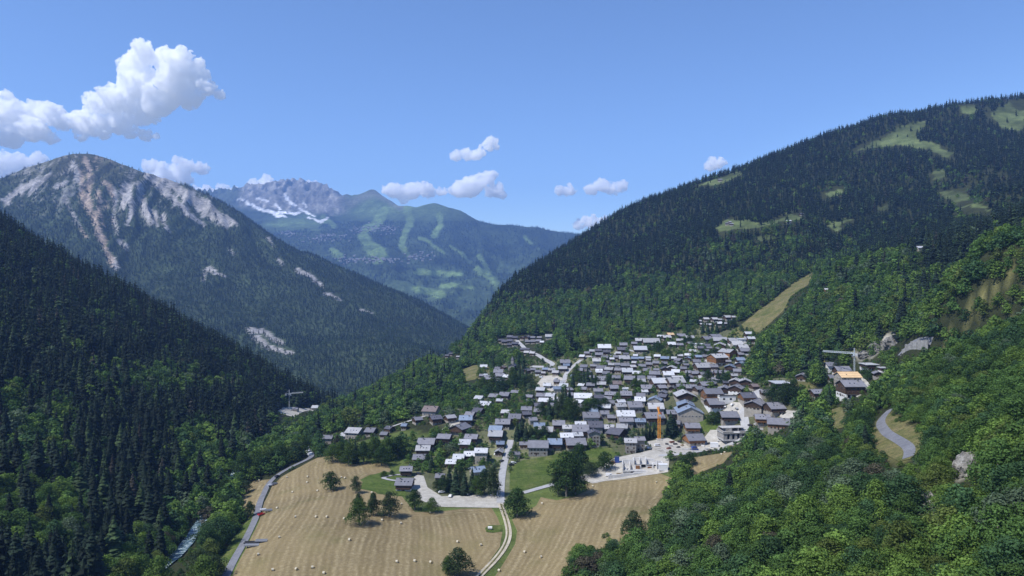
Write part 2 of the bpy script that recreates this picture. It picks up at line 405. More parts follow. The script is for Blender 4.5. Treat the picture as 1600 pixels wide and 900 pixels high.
land = grid_obj('valley_ground', LAND, land_cover(), M_GROUND); tag(land, kind='structure')

def drape(name, poly, off, step, mat, lane=False, S=LAND):
    """a sheet cut to an outline and laid on the land"""
    bm = bmesh.new()
    P0 = [(p[0], p[1]) for p in poly]
    fv = [bm.verts.new((a, b, 0)) for a, b in P0]
    bm.faces.new(fv)
    bmesh.ops.triangulate(bm, faces=bm.faces[:])
    xs = [p[0] for p in P0]; ys = [p[1] for p in P0]
    for ax, lo, hi in ((0, min(xs), max(xs)), (1, min(ys), max(ys))):
        t = math.floor(lo / step) * step + step
        while t < hi:
            co = (t, 0, 0) if ax == 0 else (0, t, 0); no = (1, 0, 0) if ax == 0 else (0, 1, 0)
            bmesh.ops.bisect_plane(bm, geom=bm.verts[:] + bm.edges[:] + bm.faces[:], plane_co=co, plane_no=no, dist=1e-4)
            t += step
    bm.normal_update()
    for f in bm.faces:
        if f.normal.z < 0: f.normal_flip()
    me = bpy.data.meshes.new(name); bm.to_mesh(me); bm.free()
    n = len(me.vertices); co = np.empty(n * 3); me.vertices.foreach_get('co', co); co = co.reshape(-1, 3)
    co[:, 2] = S.h(co[:, 0], co[:, 1]) + off
    me.vertices.foreach_set('co', co.ravel().astype(np.float32)); me.update()
    if lane:
        d = dist_poly(P0, co[:, 0], co[:, 1])
        k_ = -.24 if np.mean(co[:, 0]) > 20 else .17
        main = co[:, 0] + co[:, 1] * k_ + 16 * fbm(co[:, 0] / 110, co[:, 1] / 110, 2, 15)
        w = np.clip((d - 7.5) / 1.5, 0, 1)
        float_attr(me, 'lane', main); float_attr(me, 'edge', d); float_attr(me, 'inner', w)
    for p in me.polygons: p.use_smooth = True
    return tag(link(name, me, mats=[mat]), kind='structure')

def hay_mat():
    q = N('mown_hay')
    lane = q.attr('lane', out='Fac'); edge = q.attr('edge', out='Fac'); inner = q.attr('inner', out='Fac')
    wob = q.math('MULTIPLY', q.noise(.09, 5, .6), 3.4)
    def saw(v, per):
        s = q.math('SINE', q.math('MULTIPLY', q.math('ADD', v, wob), 2 * math.pi / per))
        return s
    s1 = saw(lane, 3.3); s1b = saw(lane, 7.9); s1c = saw(lane, 23.0)
    s2 = saw(edge, 3.6)
    s = q.math('ADD', q.math('MULTIPLY', s1, inner), q.math('MULTIPLY', s2, q.math('SUBTRACT', 1.0, inner)))
    s = q.math('MULTIPLY', s, q.ramp(q.noise(.06, 3, .6), [(.35, (.25, .25, .25)), (.7, (1, 1, 1))]))
    s = q.math('ADD', s, q.math('MULTIPLY', s1b, .35)); s = q.math('ADD', s, q.math('MULTIPLY', s1c, .25))
    s = q.math('ADD', q.math('MULTIPLY', s, .16), q.math('MULTIPLY', q.noise(.55, 6, .75), 1.1))
    base = q.ramp(s, [(.2, (.120, .094, .046)), (.48, (.178, .140, .074)), (.66, (.235, .190, .106)), (.85, (.34, .285, .17))])
    pat = q.noise(.035, 4, .6)
    c = q.mix(q.ramp(pat, [(.52, (0, 0, 0)), (.72, (1, 1, 1))]), base, q.mix(.5, base, (.10, .105, .03)))
    c = q.mix(q.ramp(q.noise(.018, 3, .5), [(.35, (0, 0, 0)), (.75, (.6, .6, .6))]), c, (.30, .235, .12))
    fine = q.noise(3.0, 3, .7)
    c = q.mix(1.0, c, q.ramp(fine, [(.3, (.72, .72, .72)), (.7, (1.22, 1.22, 1.22))]), 'MULTIPLY')
    return q.done(c, .95, .1, s, .25)
M_HAY = hay_mat()
def grass_mat(name, a, b, c):
    q = N(name)
    f = q.noise(.06, 6, .65); g = q.noise(1.2, 4, .7)
    col = q.ramp(f, [(.3, a), (.5, b), (.72, c)])
    col = q.mix(1.0, col, q.ramp(g, [(.25, (.55, .55, .55)), (.75, (1.35, 1.35, 1.35))]), 'MULTIPLY')
    col = q.mix(1.0, col, q.ramp(q.noise(.3, 5, .7), [(.3, (.6, .66, .6)), (.7, (1.3, 1.22, 1.25))]), 'MULTIPLY')
    return q.done(col, .95, .1, g, .5)
M_GRASS = grass_mat('meadow_grass', (.055, .095, .018), (.09, .125, .03), (.15, .16, .06))
M_LAWN = grass_mat('lawn_grass', (.06, .10, .02), (.085, .125, .028), (.11, .14, .04))
M_DRY = grass_mat('dry_grass', (.085, .105, .03), (.15, .145, .06), (.22, .18, .095))
def gravel_mat(name, lo, hi):
    q = N(name)
    f = q.noise(.22, 6, .7); g = q.noise(2.5, 3, .7)
    col = q.ramp(f, [(.3, lo), (.7, hi)])
    col = q.mix(1.0, col, q.ramp(g, [(.3, (.75, .75, .75)), (.7, (1.2, 1.2, 1.2))]), 'MULTIPLY')
    return q.done(col, .92, .15, g, .1)
M_GRAVEL = gravel_mat('pale_gravel', (.30, .28, .24), (.50, .48, .43))
M_TRACK = gravel_mat('track_gravel', (.33, .29, .21), (.52, .47, .37))
M_PALE = gravel_mat('worn_concrete', (.30, .30, .30), (.42, .42, .42))
M_ASPH = gravel_mat('asphalt', (.13, .135, .15), (.21, .215, .235))
RM = {'asphalt': M_ASPH, 'gravel': M_TRACK, 'pale': M_PALE}

HAY_C2 = HAY_C[:-8] + [(1036, 770), (1030, 800), (1030, 850), (960, 930)]
for px in (HAY_A, HAY_B, HAY_C2, HAY_D): drape('hay_field', wpoly(px), .10, 2.5, M_HAY, True)
for px, m, nm in ((MEADOW_A, M_GRASS, 'meadow'), (MEADOW_B, M_DRY, 'meadow'), (LAWN_A, M_LAWN, 'lawn'), (LAWN_B, M_LAWN, 'lawn'), (BANK, M_GRASS, 'meadow')):
    drape(nm, wpoly(px), .18, 5, m)
for px in DRY[2:4]: drape('meadow', wpoly(px), .3, 4, M_DRY)
drape('ski_run', wpoly(PISTE), .6, 6, M_DRY)
for px in YARDS: drape('gravel_yard', wpoly(px), .26, 4, M_GRAVEL)

def ribbon(name, px, width, mat, off=.34, S=LAND, world=None, wob=0.0):
    p = np.array(world) if world is not None else wpoly(px)
    # resample
    q = [p[0]]
    for a, b in zip(p[:-1], p[1:]):
        n = max(1, int(np.hypot(*(b - a)[:2]) / 3.0))
        for k in range(1, n + 1): q.append(a + (b - a) * k / n)
    q = np.array(q)[:, :2]
    for _ in range(12): q[1:-1] = (q[:-2] + 2 * q[1:-1] + q[2:]) / 4
    t = np.gradient(q, axis=0); t /= np.linalg.norm(t, axis=1)[:, None] + 1e-9
    nrm = np.stack([-t[:, 1], t[:, 0]], 1)
    V = []
    m = len(q); cols = 4
    for k in range(m):
        w = width * (1 + wob * (fbm(np.array([k * .21]), np.array([3.3]), 2, 8)[0]))
        for j in range(cols):
            a = (j / (cols - 1) - .5) * w
            x, y = q[k] + nrm[k] * a
            V.append((x, y, float(S.h(x, y)) + off))
    Fq = [(k * cols + j, k * cols + j + 1, (k + 1) * cols + j + 1, (k + 1) * cols + j) for k in range(m - 1) for j in range(cols - 1)]
    # face up
    me = mesh_np(name, V, [tuple(reversed(f)) for f in Fq], True)
    if me.polygons[0].normal.z < 0:
        bpy.data.meshes.remove(me); me = mesh_np(name, V, Fq, True)
    o = tag(link(name, me, mats=[mat]), kind='structure')
    return o, q
ROADQ = {}
off = .34
for nm, (px, w, m) in ROADS.items():
    off += .012
    name = {'lane': 'lane', 'field_track': 'farm_track', 'driveway': 'driveway', 'driveway_curve': 'driveway'}.get(nm, 'road')
    o, ROADQ[nm] = ribbon(name, px, w, RM[m], off)

# grass strip between the wheel ruts of the farm track
ribbon('track_verge', None, .8, M_DRY, .50, world=np.c_[ROADQ['field_track'], np.zeros(len(ROADQ['field_track']))])

# the mountain stream
def water_mat():
    q = N('stream_water')
    f = q.noise(.35, 6, .7)
    col = q.ramp(f, [(.45, (.05, .09, .11)), (.56, (.22, .30, .33)), (.66, (.75, .8, .82))])
    return q.done(col, .25, .5, f, .4)
ribbon('stream', None, 6.5, water_mat(), .8, world=[(x, y, 0) for x, y, z in RIVER[:6]], wob=.6)
# ------------------------------------------------------------------ far mountains
def stroke(u, v, line, w0, w1):                           # soft weight round a photo polyline of changing width
    d = np.full(u.shape, 9.0)
    n = len(line)
    for i in range(n - 1):
        ax, ay = line[i]; bx, by = line[i + 1]
        L = (bx - ax) ** 2 + (by - ay) ** 2
        t = np.clip(((u - ax) * (bx - ax) + (v - ay) * (by - ay)) / L, 0, 1)
        w = w0 + (w1 - w0) * (i + t) / (n - 1)
        d = np.minimum(d, np.hypot(u - ax - t * (bx - ax), v - ay - t * (by - ay)) / (w * .9))
    return np.clip(1.35 - d, 0, 1)

def peak_cover():
    x, y, z = PEAK.X, PEAK.Y, PEAK.Z
    u, v = proj(x, y, z)
    n1 = fbm(x / 120, y / 120, 5, 61); n2 = fbm(x / 45, y / 45, 4, 63)
    u2 = u + 9 * fbm(u / 14, v / 26, 3, 66); v2 = v + 10 * fbm(u / 18, v / 18, 3, 67)
    rgb = np.empty(x.shape + (3,)); rgb[:] = (.040, .056, .028)
    rgb *= (1 + 1.1 * n1)[..., None]
    grass = np.clip((300 - v) / 50, 0, 1)
    rgb = rgb * (1 - grass[..., None]) + np.array((.075, .078, .048)) * (1 + n1)[..., None] * grass[..., None]
    fine = fbm((u + v * .35) / 3.2, v / 34, 4, 71)             # streaks down the slope
    rock = np.zeros(x.shape)
    for line, a, b in (([(132, 248), (140, 270), (137, 300), (145, 330), (153, 365), (168, 395), (180, 415)], 5, 4), ([(120, 262), (128, 300), (145, 340), (165, 378)], 7, 3), ([(155, 300), (152, 330), (160, 350)], 4, 2),
                       ([(165, 285), (180, 310), (178, 340), (182, 368)], 7, 2), ([(190, 300), (192, 325)], 5, 3), ([(198, 292), (205, 320), (200, 345)], 9, 8), ([(216, 290), (222, 318), (236, 345)], 9, 9), ([(240, 330), (246, 350)], 8, 5),
                       ([(255, 335), (262, 360)], 4, 2), ([(225, 265), (260, 300), (290, 330), (320, 350)], 9, 4), ([(245, 270), (285, 300), (330, 335), (355, 352)], 14, 7), ([(280, 295), (330, 325), (370, 352)], 9, 4),
                       ([(12, 314), (30, 296), (55, 285)], 9, 6), ([(60, 290), (80, 272)], 4, 3), ([(88, 294), (104, 284)], 4, 3), ([(45, 302), (58, 290)], 5, 4), ([(100, 310), (118, 345), (135, 372)], 4, 2),
                       ([(185, 376), (198, 390)], 5, 4), ([(318, 440), (322, 422), (340, 428)], 4, 3), ([(328, 420), (352, 434)], 3, 2), ([(465, 422), (482, 432), (505, 450)], 5, 3), ([(508, 458), (532, 468)], 3, 2),
                       ([(392, 515), (415, 520), (440, 535)], 6, 5), ([(400, 528), (430, 548), (455, 552)], 6, 4), ([(360, 390), (366, 398)], 3, 2), ([(432, 402), (440, 412)], 2, 2), ([(420, 372), (428, 385)], 3, 2), ([(563, 484), (580, 490)], 2, 1)):
        rock = np.maximum(rock, stroke(u2, v2, line, a, b))
    f2 = fbm((u + v * .3) / 1.5, v / 13, 4, 73)
    rock = np.clip(((rock * 1.2 + fine * 1.7 + f2 * 1.1 - .25) - .18) * 2.6 * np.clip(rock * 4, 0, 1), 0, 1)
    up = np.clip((345 - v) / 60, 0, 1) * np.clip((u - 10) / 40, 0, 1) * np.clip((400 - u) / 60, 0, 1)
    rock = np.maximum(rock, np.clip(up * ((fine * 2.2 + f2 * 2.2 + n2 * 1.6 + n1 * 1.2) * 1.6 - .22), 0, .55))
    tint = np.where((np.abs(u2 - 150) < 26)[..., None], np.array((.31, .25, .20)), np.array((.29, .28, .275)))
    rgb = rgb * (1 - rock[..., None]) + tint * (1 + .9 * fine[..., None] + .8 * f2[..., None]) * rock[..., None]
    pale = np.clip(fbm(x / 170, y / 170, 4, 88) * 3 - .55, 0, 1) * np.clip((v - 330) / 100, 0, 1) * (1 - rock)
    rgb = rgb * (1 - pale[..., None]) + np.array((.06, .08, .035)) * pale[..., None]
    global PEAK_ROCK
    PEAK_ROCK = rock
    return rgb
def mountain_mat(name, sc):
    q = N(name)
    c = q.attr('cover')
    f = q.noise(.02 * sc, 6, .7); g = q.noise(.09 * sc, 3, .7)
    c = q.mix(1.0, c, q.ramp(f, [(.3, (.6, .62, .62)), (.7, (1.4, 1.38, 1.35))]), 'MULTIPLY')
    c = q.mix(1.0, c, q.ramp(g, [(.3, (.6, .6, .6)), (.7, (1.35, 1.35, 1.35))]), 'MULTIPLY')
    return q.done(c, .95, .05, g, 5.0)
peak = grid_obj('mountain', PEAK, peak_cover(), mountain_mat('mountain_cover', 1.0)); tag(peak, kind='structure')

def far_cover():
    x, y, z = FAR.X, FAR.Y, FAR.Z
    u, v = proj(x, y, z)
    n1 = fbm(x / 500, y / 500, 5, 91)
    u2 = u + 7 * fbm(u / 12, v / 12, 3, 92); v2 = v + 6 * fbm(u / 12, v / 12, 3, 93)
    rgb = np.empty(x.shape + (3,)); rgb[:] = (.032, .047, .024)
    n2 = fbm(x / 110, y / 160, 4, 95)
    rgb *= np.clip(1 + .9 * n1 + 1.2 * n2, .3, 3)[..., None]
    def put(w, col):
        rgb[:] = rgb * (1 - w[..., None]) + np.array(col) * (1 + .8 * n1[..., None] + .7 * n2[..., None]) * w[..., None]
    green = (.105, .155, .06)
    put(np.clip((n2 * 1.3 + n1 * .9 + (v - 400) / 110) * 2.2, 0, .6) * np.clip((v - 385) / 30, 0, 1), (.048, .072, .034))
    # high pastures
    put(np.clip((348 - v2) / 14, 0, 1) * np.clip((u - 520) / 40, 0, 1) * np.clip((760 - u) / 80, 0, 1), (.072, .105, .045))
    put(np.clip(1 - np.abs(v2 - 350) / 16, 0, 1) * np.clip((u - 400) / 20, 0, 1) * np.clip((510 - u) / 20, 0, 1), green)
    for line, a, b in (([(600, 330), (592, 345), (572, 358)], 9, 8), ([(636, 326), (642, 345), (632, 366), (628, 385), (640, 402)], 8, 4), ([(568, 370), (578, 385), (590, 402)], 9, 14), ([(592, 385), (606, 400)], 4, 3), ([(686, 336), (688, 352), (676, 370)], 6, 4),
                       ([(655, 372), (675, 380), (694, 396)], 3, 3), ([(518, 392), (530, 400)], 6, 8), ([(705, 384), (728, 402)], 3, 3), ([(745, 420), (770, 436), (778, 456)], 6, 7), ([(748, 400), (762, 422)], 5, 4), ([(650, 452), (690, 460)], 7, 6),
                       ([(820, 370), (828, 380)], 4, 3), ([(505, 340), (520, 352)], 6, 5), ([(650, 425), (720, 430)], 6, 4), ([(690, 445), (740, 450)], 5, 3)):
        put(np.clip((stroke(u2, v2, line, a, b) - .25 + n2 * .5) * 3.5, 0, 1), green)
    rockw = np.clip((334 - v2 + (u2 - 450) * .06) / 10, 0, 1) * np.clip((550 - u) / 25, 0, 1) * np.clip((u - 365) / 20, 0, 1)
    put(np.clip(1 - np.abs(v2 - 338 - (u - 400) * .08) / 12, 0, 1) * np.clip((440 - u) / 30, 0, 1), (.026, .038, .026))  # dark wooded slope on the left, its shade put into the colour
    put(rockw, (.17, .166, .158))
    put(np.clip(fbm(u / 4, v / 7, 4, 98) * 4 - .1, 0, .8) * rockw, (.34, .33, .31)); put(np.clip(fbm(u / 9, v / 5, 4, 99) * 4 - .2, 0, .7) * np.clip((v - 322) / 8, 0, 1) * rockw, (.085, .11, .05))
    put(np.clip((338 - v2) / 10, 0, 1) * np.clip((375 - u) / 12, 0, 1), (.06, .075, .05))
    put(stroke(u2, v2, [(548, 318), (583, 300), (625, 320)], 8, 8) * .7, (.14, .14, .125))
    fine = fbm(u / 5, v / 3, 3, 97)
    for line, a, b in (([(384, 317), (405, 326), (430, 334), (445, 338)], 3, 3), ([(446, 306), (452, 314), (462, 322)], 2.5, 2.5), ([(420, 330), (448, 332), (470, 334)], 2.5, 2), ([(466, 326), (478, 331), (492, 337)], 2.5, 2), ([(482, 340), (498, 344), (509, 342)], 2, 2.5), ([(400, 311), (420, 315)], 2, 1.5), ([(502, 346), (512, 340)], 2, 2), ([(372, 313), (384, 312)], 1.5, 1.5), ([(430, 318), (438, 326)], 1.5, 1.5), ([(474, 314), (480, 322)], 1.5, 1.5)):
        sw = stroke(u2, v2, line, a, b); put(np.clip(((sw * 1.3 + fine * 1.8 - .25) - .2) * 3 * np.clip(sw * 5, 0, 1), 0, 1), (.62, .64, .67))
    global FAR_OPEN
    FAR_OPEN = rgb[..., 1] > .075
    return rgb
far = grid_obj('mountain', FAR, far_cover(), mountain_mat('far_mountain_cover', .35)); tag(far, kind='structure')
# ------------------------------------------------------------------ the houses: roof centre in the photo, roof width (photo px), turn (deg, 0 = eave towards the camera), roof, wall
# roofs: g slate grey, d dark slate, b bluish metal, w white metal, l pale metal, t new timber, r brown;  walls: k dark timber, o orange timber, s grey stone, e beige render, w white render, m mixed
HOUSES = '''
635,732,21,2,g,k 633,752.5,29,-3,g,m 656,714,22,0,g,m 661.5,700,24,0,l,k 667,690,29,-4,g,k 695,682,23,-10,g,k 719,667,27,60,g,k 737,682,22,-8,g,k 727,691,20,-5,w,k 705,721,18,-3,w,k 717,713,19,-2,w,k 734,709,19,-2,w,k 752,704,22,-3,w,e 688,743,16,-4,g,k 746,733,24,20,b,e
674,639,25,-12,r,e 680,652,19,25,d,k 703,651,17,30,l,k 652,654,14,30,g,k 735,646,16,-15,g,k 728,653,22,0,b,k 748,641,17,-25,d,k 759,631,21,-22,w,k 749,621,14,-20,w,e 772,618,15,-18,g,k 789,616,17,-15,g,k 781,625,11,-10,w,k 791,643,16,-10,l,k 786,659,25,-4,g,k 805,651,21,-8,g,k
775,670,22,-8,b,k 775,678,24,-6,l,k 782,692,14,-3,b,k 780,704,14,80,l,k
807,708,12,0,g,e 818,693,14,0,g,o 841,695,34,-3,g,s 867,690,24,-3,b,k 899,691,34,3,g,k 885,680,22,2,w,k 902,678,18,2,w,k 843,664,19,-5,b,m 853,671,25,-8,l,k 873,661,21,-3,g,k 887,667,18,-2,l,e 907,670,28,-3,g,k
930,664,25,-2,d,s 928,675,20,90,d,s 951,667,18,0,l,s 964,675,26,-35,d,k 985,688,20,-6,l,s 999,685,17,3,g,s 972,666,19,-12,l,s 1000,657,18,-4,b,s 977,647,30,-2,w,e 977,655,24,0,g,s 955,651,14,-2,g,k 923,649,28,-2,g,e 927,641,15,-3,b,e 907,663,19,-2,w,e 1021,650,32,5,g,k
823,638,18,-6,g,k 842,641,16,-8,g,k 911,619,30,-6,w,e 906,627,15,-40,w,e 954,615,18,-14,g,k 953,628,15,-6,g,o 845,608,15,-14,w,k 846,617,16,-12,g,k 861,617,17,-14,w,k 851,625,19,-12,w,k 869,624,16,-18,l,k 829,626,14,-14,g,k 827,619,13,-14,g,k 805,612,13,-15,g,k 881,602,15,-8,w,e 871,606,14,-6,b,e 889,608,11,20,g,k 909,601,11,-25,w,k 912,607,11,-15,g,k
941,592,18,-5,g,k 940,599,15,-10,l,k 897,587,10,-20,b,e 978,615,19,-5,g,k 969,633,18,8,l,e 991,633,24,3,g,s 1000,624,18,-10,w,e 1024,635,26,-3,l,s 1024,623,22,70,b,s 1036,618,15,-30,d,k 1011,605,21,-4,g,k 1007,611,11,0,w,e 977,606,10,80,w,w 1028,596,24,8,w,k 1055,595,28,6,l,k
1023,583,18,-12,g,k 1049,574,17,70,l,k 995,582,14,-14,w,k 980,579,18,-6,w,k 963,589,14,-10,g,k 984,591,18,-14,g,k 964,598,15,-3,r,o 936,579,12,-6,w,e
1070,616,32,88,l,k 1071,631,28,80,b,k 1076,641,41,85,b,e 1050,644,19,-6,g,k 1057,660,14,-20,g,k 1081,666,25,-3,g,o 1084,685,30,8,g,o 1138,649,29,-3,g,k 1116,629,27,4,g,m 1112,612,30,4,g,o 1132,606,22,70,g,m 1150,605,23,60,g,m 1167,618,24,4,d,o 1181,629,30,55,g,k 1209,635,27,8,g,k 1191,652,25,-12,g,o 1216,660,36,-18,g,o
1149,594,19,65,l,k 1164,594,19,75,l,k 1178,602,12,10,r,k 1195,612,15,-4,g,k 1219,596,28,2,w,k 1253,586,18,60,g,k 1275,612,20,6,g,k 1080,604,18,-10,g,k 1092,606,17,15,g,k 1063,602,14,-6,g,k 1102,600,20,10,g,k 1111,598,16,60,g,k
1299,570,20,-3,g,w 1315,578,24,-2,g,m 1303,589,20,-3,g,m 1324,590,34,0,t,e 1329,604,36,0,g,m 1358,569,22,3,w,m 1371,582,15,75,g,k 1379,574,12,0,w,m
1161,529,15,-3,w,w 1173,528,12,-3,w,m 1169,521,12,-3,w,m 1145,531,15,-2,l,m 1124,531,25,-3,l,k 1151,537,18,-2,l,e 1163,547,17,0,g,m 1160,542,16,0,l,m 1137,549,22,-50,l,o 1121,557,26,20,l,o 1141,572,18,65,b,k 1157,568,17,60,b,k 1156,561,14,0,b,m 1088,564,13,-2,g,k 1097,572,26,6,l,k 1125,538,18,70,l,k 1093,537,15,10,w,w 1117,526,18,15,g,k 1104,529,15,12,g,k 1077,527,15,-3,l,k 1064,524,14,-4,g,k 1062,531,12,-8,l,k
1103,498,9,-3,l,k 1116,498,10,10,l,k 1125,499,7,-10,l,k 1136,495,11,12,l,k 1146,495,8,10,l,k 1123,505,10,8,w,k 1133,505,9,15,l,k 1108,507,9,-8,l,k 1097,506,7,-5,l,k 1093,501,6,5,l,k
999,531,14,-6,l,k 1017,533,28,-4,l,k 1000,545,22,-4,w,k 972,545,17,-2,d,k 974,538,13,-6,g,k 991,536,10,-8,g,k 1049,537,13,-2,w,k 1031,525,9,-10,w,k 1041,526,14,6,l,k 1047,522,11,6,t,o 1013,525,8,-6,g,k 1062,538,11,-4,g,k 1078,536,10,8,g,k 1082,548,11,-4,w,k 1075,554,11,-16,w,k 1063,555,9,-12,l,k 1053,559,9,-15,w,k 1060,562,11,-40,g,k 1027,556,11,-12,w,k 1039,559,14,-15,b,k 993,555,8,-10,w,k 1013,562,8,-6,l,k 975,559,18,-4,l,k 991,566,8,-20,l,k 977,570,14,-12,g,k 1003,571,12,-4,g,k 1039,575,14,80,d,k 1056,580,14,-20,w,k 1044,584,18,-4,w,e 1068,575,11,-15,g,k 1058,590,18,-4,l,k 1077,588,10,-4,g,k 1084,595,12,-20,w,k
944,542,22,-3,w,k 925,548,9,-8,l,k 935,547,11,-5,d,k 936,553,13,-8,g,k 948,549,13,-8,d,k 917,551,9,-10,g,k 910,556,9,-20,w,k 883,565,17,-4,g,k 885,570,11,-3,b,k 879,575,15,-2,l,k 868,581,11,-10,l,k 940,574,16,-14,g,k 927,571,11,-6,g,k 947,565,11,-8,g,k 936,581,10,-6,w,k 952,576,14,-20,l,k 956,560,8,-2,w,k 932,563,14,-4,l,e 962,557,9,-12,g,k 966,551,9,-10,l,k 955,569,10,-8,l,k 966,577,12,-14,g,k 988,572,11,20,l,k 1011,578,12,-12,g,k 1018,590,14,-8,g,k 1002,589,13,-10,g,k 1014,568,11,-8,g,k 1025,566,11,-12,g,k
797,526,10,-10,d,k 789,533,11,-8,d,k 783,531,9,-6,d,k 797,532,10,-12,d,k 805,536,11,-8,d,k 796,538,9,0,d,k 805,527,9,-5,d,k 817,527,9,60,r,k 824,526,10,60,d,k 825,533,9,-10,g,k 833,527,8,-10,g,k 841,532,9,-8,g,k 843,527,8,-10,g,k 858,525,13,-4,l,e 847,534,7,-10,w,k 833,533,8,-6,g,k 817,545,8,-10,d,k 823,550,9,-12,l,k 832,551,9,-14,l,k 824,545,8,-10,d,k
756,572,12,-2,w,e 778,575,10,-12,g,k 786,573,10,60,r,k 801,570,12,70,d,s 779,580,16,-4,g,k 781,586,15,-4,g,k 766,590,20,-4,g,k 781,594,15,-2,g,s 792,588,11,-25,w,k 796,593,10,70,l,k 753,586,8,-12,g,k 759,585,7,-6,w,k 823,578,12,50,d,k 841,580,11,-3,g,m 833,577,9,-5,g,k 849,582,7,-4,l,k 855,601,13,-8,w,e 879,597,9,-5,l,k 870,595,10,-15,g,k 852,576,10,-6,b,k 862,577,12,-6,l,k
684,551,7,-10,d,k 689,554,7,-15,r,k 695,551,7,-10,d,k 699,555,7,-10,d,k 705,552,7,-15,d,k 716,557,6,-12,l,k
513,683,17,-4,g,e 555,673,25,-14,l,e 580,672,17,-12,g,k 540,679,15,-6,l,e 601,677,13,-10,g,k 632,664,10,-8,b,k 609,668,13,-30,d,k
1136,349,6,-10,g,k 1143,350,6,-5,g,k 1140,347,5,20,l,k 1232,345,8,-4,w,k 1252,334,6,0,d,k 1125,281,7,-6,g,k 1437,387,11,-3,w,e 1291,452,7,-4,w,o
493,636,11,0,w,e 462,638,9,0,g,e
'''
HL = []
for tok in HOUSES.split():
    a = tok.split(',')
    HL.append((float(a[0]), float(a[1]), float(a[2]), float(a[3]), a[4], a[5]))
# more houses in the tight rows whose own roofs the photograph only hints at
_r = random.Random(21); _rd = {}
for _k in range(2600):
    _u = _r.uniform(805, 1185); _v = _r.uniform(538, 668)
    if not inside([(800, 640), (905, 600), (900, 570), (960, 540), (1090, 530), (1165, 555), (1150, 600), (1110, 622), (1060, 600), (1020, 640), (960, 646), (905, 652), (830, 660)], np.array([_u]), np.array([_v]))[0]: continue
    _w = (9.0 + (_v - 530) / 120 * 8) * _r.uniform(.8, 1.15)
    if any(abs(_u - h[0]) < .5 * (_w + h[2]) * .92 and abs(_v - h[1]) < .21 * (_w + h[2]) * .95 for h in HL): continue
    if any(inside(_p, np.array([_u]), np.array([_v]))[0] for _p in YARDS + [MEADOW_A]): continue
    if 984 < _u < 1090 and 540 < _v < 558 or 850 < _u < 915 and 638 < _v < 660: continue
    HL.append((_u, _v, _w, _r.choice((-14, -8, -4, 4, 10, 65)), _r.choice('ggggggddllwb'), _r.choice('kkkkes')))
    if len(HL) > 375: break
KEEP = np.zeros((900, 1600), bool)                        # parts of the photograph that no tree stands in front of
UU, VV = np.meshgrid(np.arange(1600) + .5, np.arange(900) + .5)
def keep_poly(px):
    a = np.array(px); u0, v0 = np.maximum(a.min(0).astype(int) - 1, 0); u1, v1 = np.minimum(a.max(0).astype(int) + 2, (1600, 900))
    if u1 > u0 and v1 > v0: KEEP[v0:v1, u0:u1] |= inside(px, UU[v0:v1, u0:u1], VV[v0:v1, u0:u1])
for px in [HAY_A, HAY_B, HAY_C, HAY_D, MEADOW_A, LAWN_A, LAWN_B, MEADOW_B, BANK, PISTE] + ALPS + DRY[2:4] + YARDS: keep_poly(px)
for nm, q in ROADQ.items():
    u, v = proj(q[:, 0], q[:, 1], H(q[:, 0], q[:, 1]))
    for a, b in zip(u, v):
        r = 4
        KEEP[max(0, int(b - 2)):max(0, int(b + 3)), max(0, int(a - r)):max(0, int(a + r))] = True
for u, v, w, rot, rc, wc in HL:
    KEEP[int(v - .3 * w):int(v + .42 * w), int(u - .55 * w):int(u + .55 * w)] = True
for u, v, r in ((1512, 735, 16), (1448, 790, 14), (1385, 535, 12), (1396, 528, 8)):
    KEEP[v - r:v + r, u - r:u + r] |= (np.hypot(UU[v - r:v + r, u - r:u + r] - u, VV[v - r:v + r, u - r:u + r] - v) < r * .8)
for u, v, a, b in ((1020, 1040, 640, 690), (1328, 1342, 548, 590), (272, 288, 845, 895), (446, 460, 615, 640), (300, 312, 830, 846)): KEEP[a and v:v, u:u] = True
KEEP[638:690, 1024:1036] = True; KEEP[548:592, 1331:1340] = True; KEEP[846:898, 270:292] = True; KEEP[826:848, 297:313] = True; KEEP[615:640, 448:458] = True; KEEP[690:735, 965:1045] = True; KEEP[660:700, 1120:1165] = True
# ------------------------------------------------------------------ trees
def leaf_mat(name, trans=.25):
    q = N(name)
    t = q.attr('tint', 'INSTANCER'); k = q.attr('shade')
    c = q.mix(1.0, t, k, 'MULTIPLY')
    b = q.n('ShaderNodeBsdfPrincipled', {'Roughness': .7, 'Specular IOR Level': .08, 'Base Color': c})
    tr = q.n('ShaderNodeBsdfTranslucent', {'Color': q.mix(1.0, c, (1.15, 1.25, .6), 'MULTIPLY')})
    m = q.n('ShaderNodeMixShader', {0: trans, 1: b.outputs[0], 2: tr.outputs[0]})
    q.t.links.new(m.outputs[0], q.out.inputs[0])
    return q.m
M_LEAF = leaf_mat('leaves', .28); M_NEEDLE = leaf_mat('needles', .10)
M_BARK = flat('bark', (.10, .085, .07), .4, 2.0); M_BARK2 = flat('pale_bark', (.17, .16, .14), .4, 2.0)

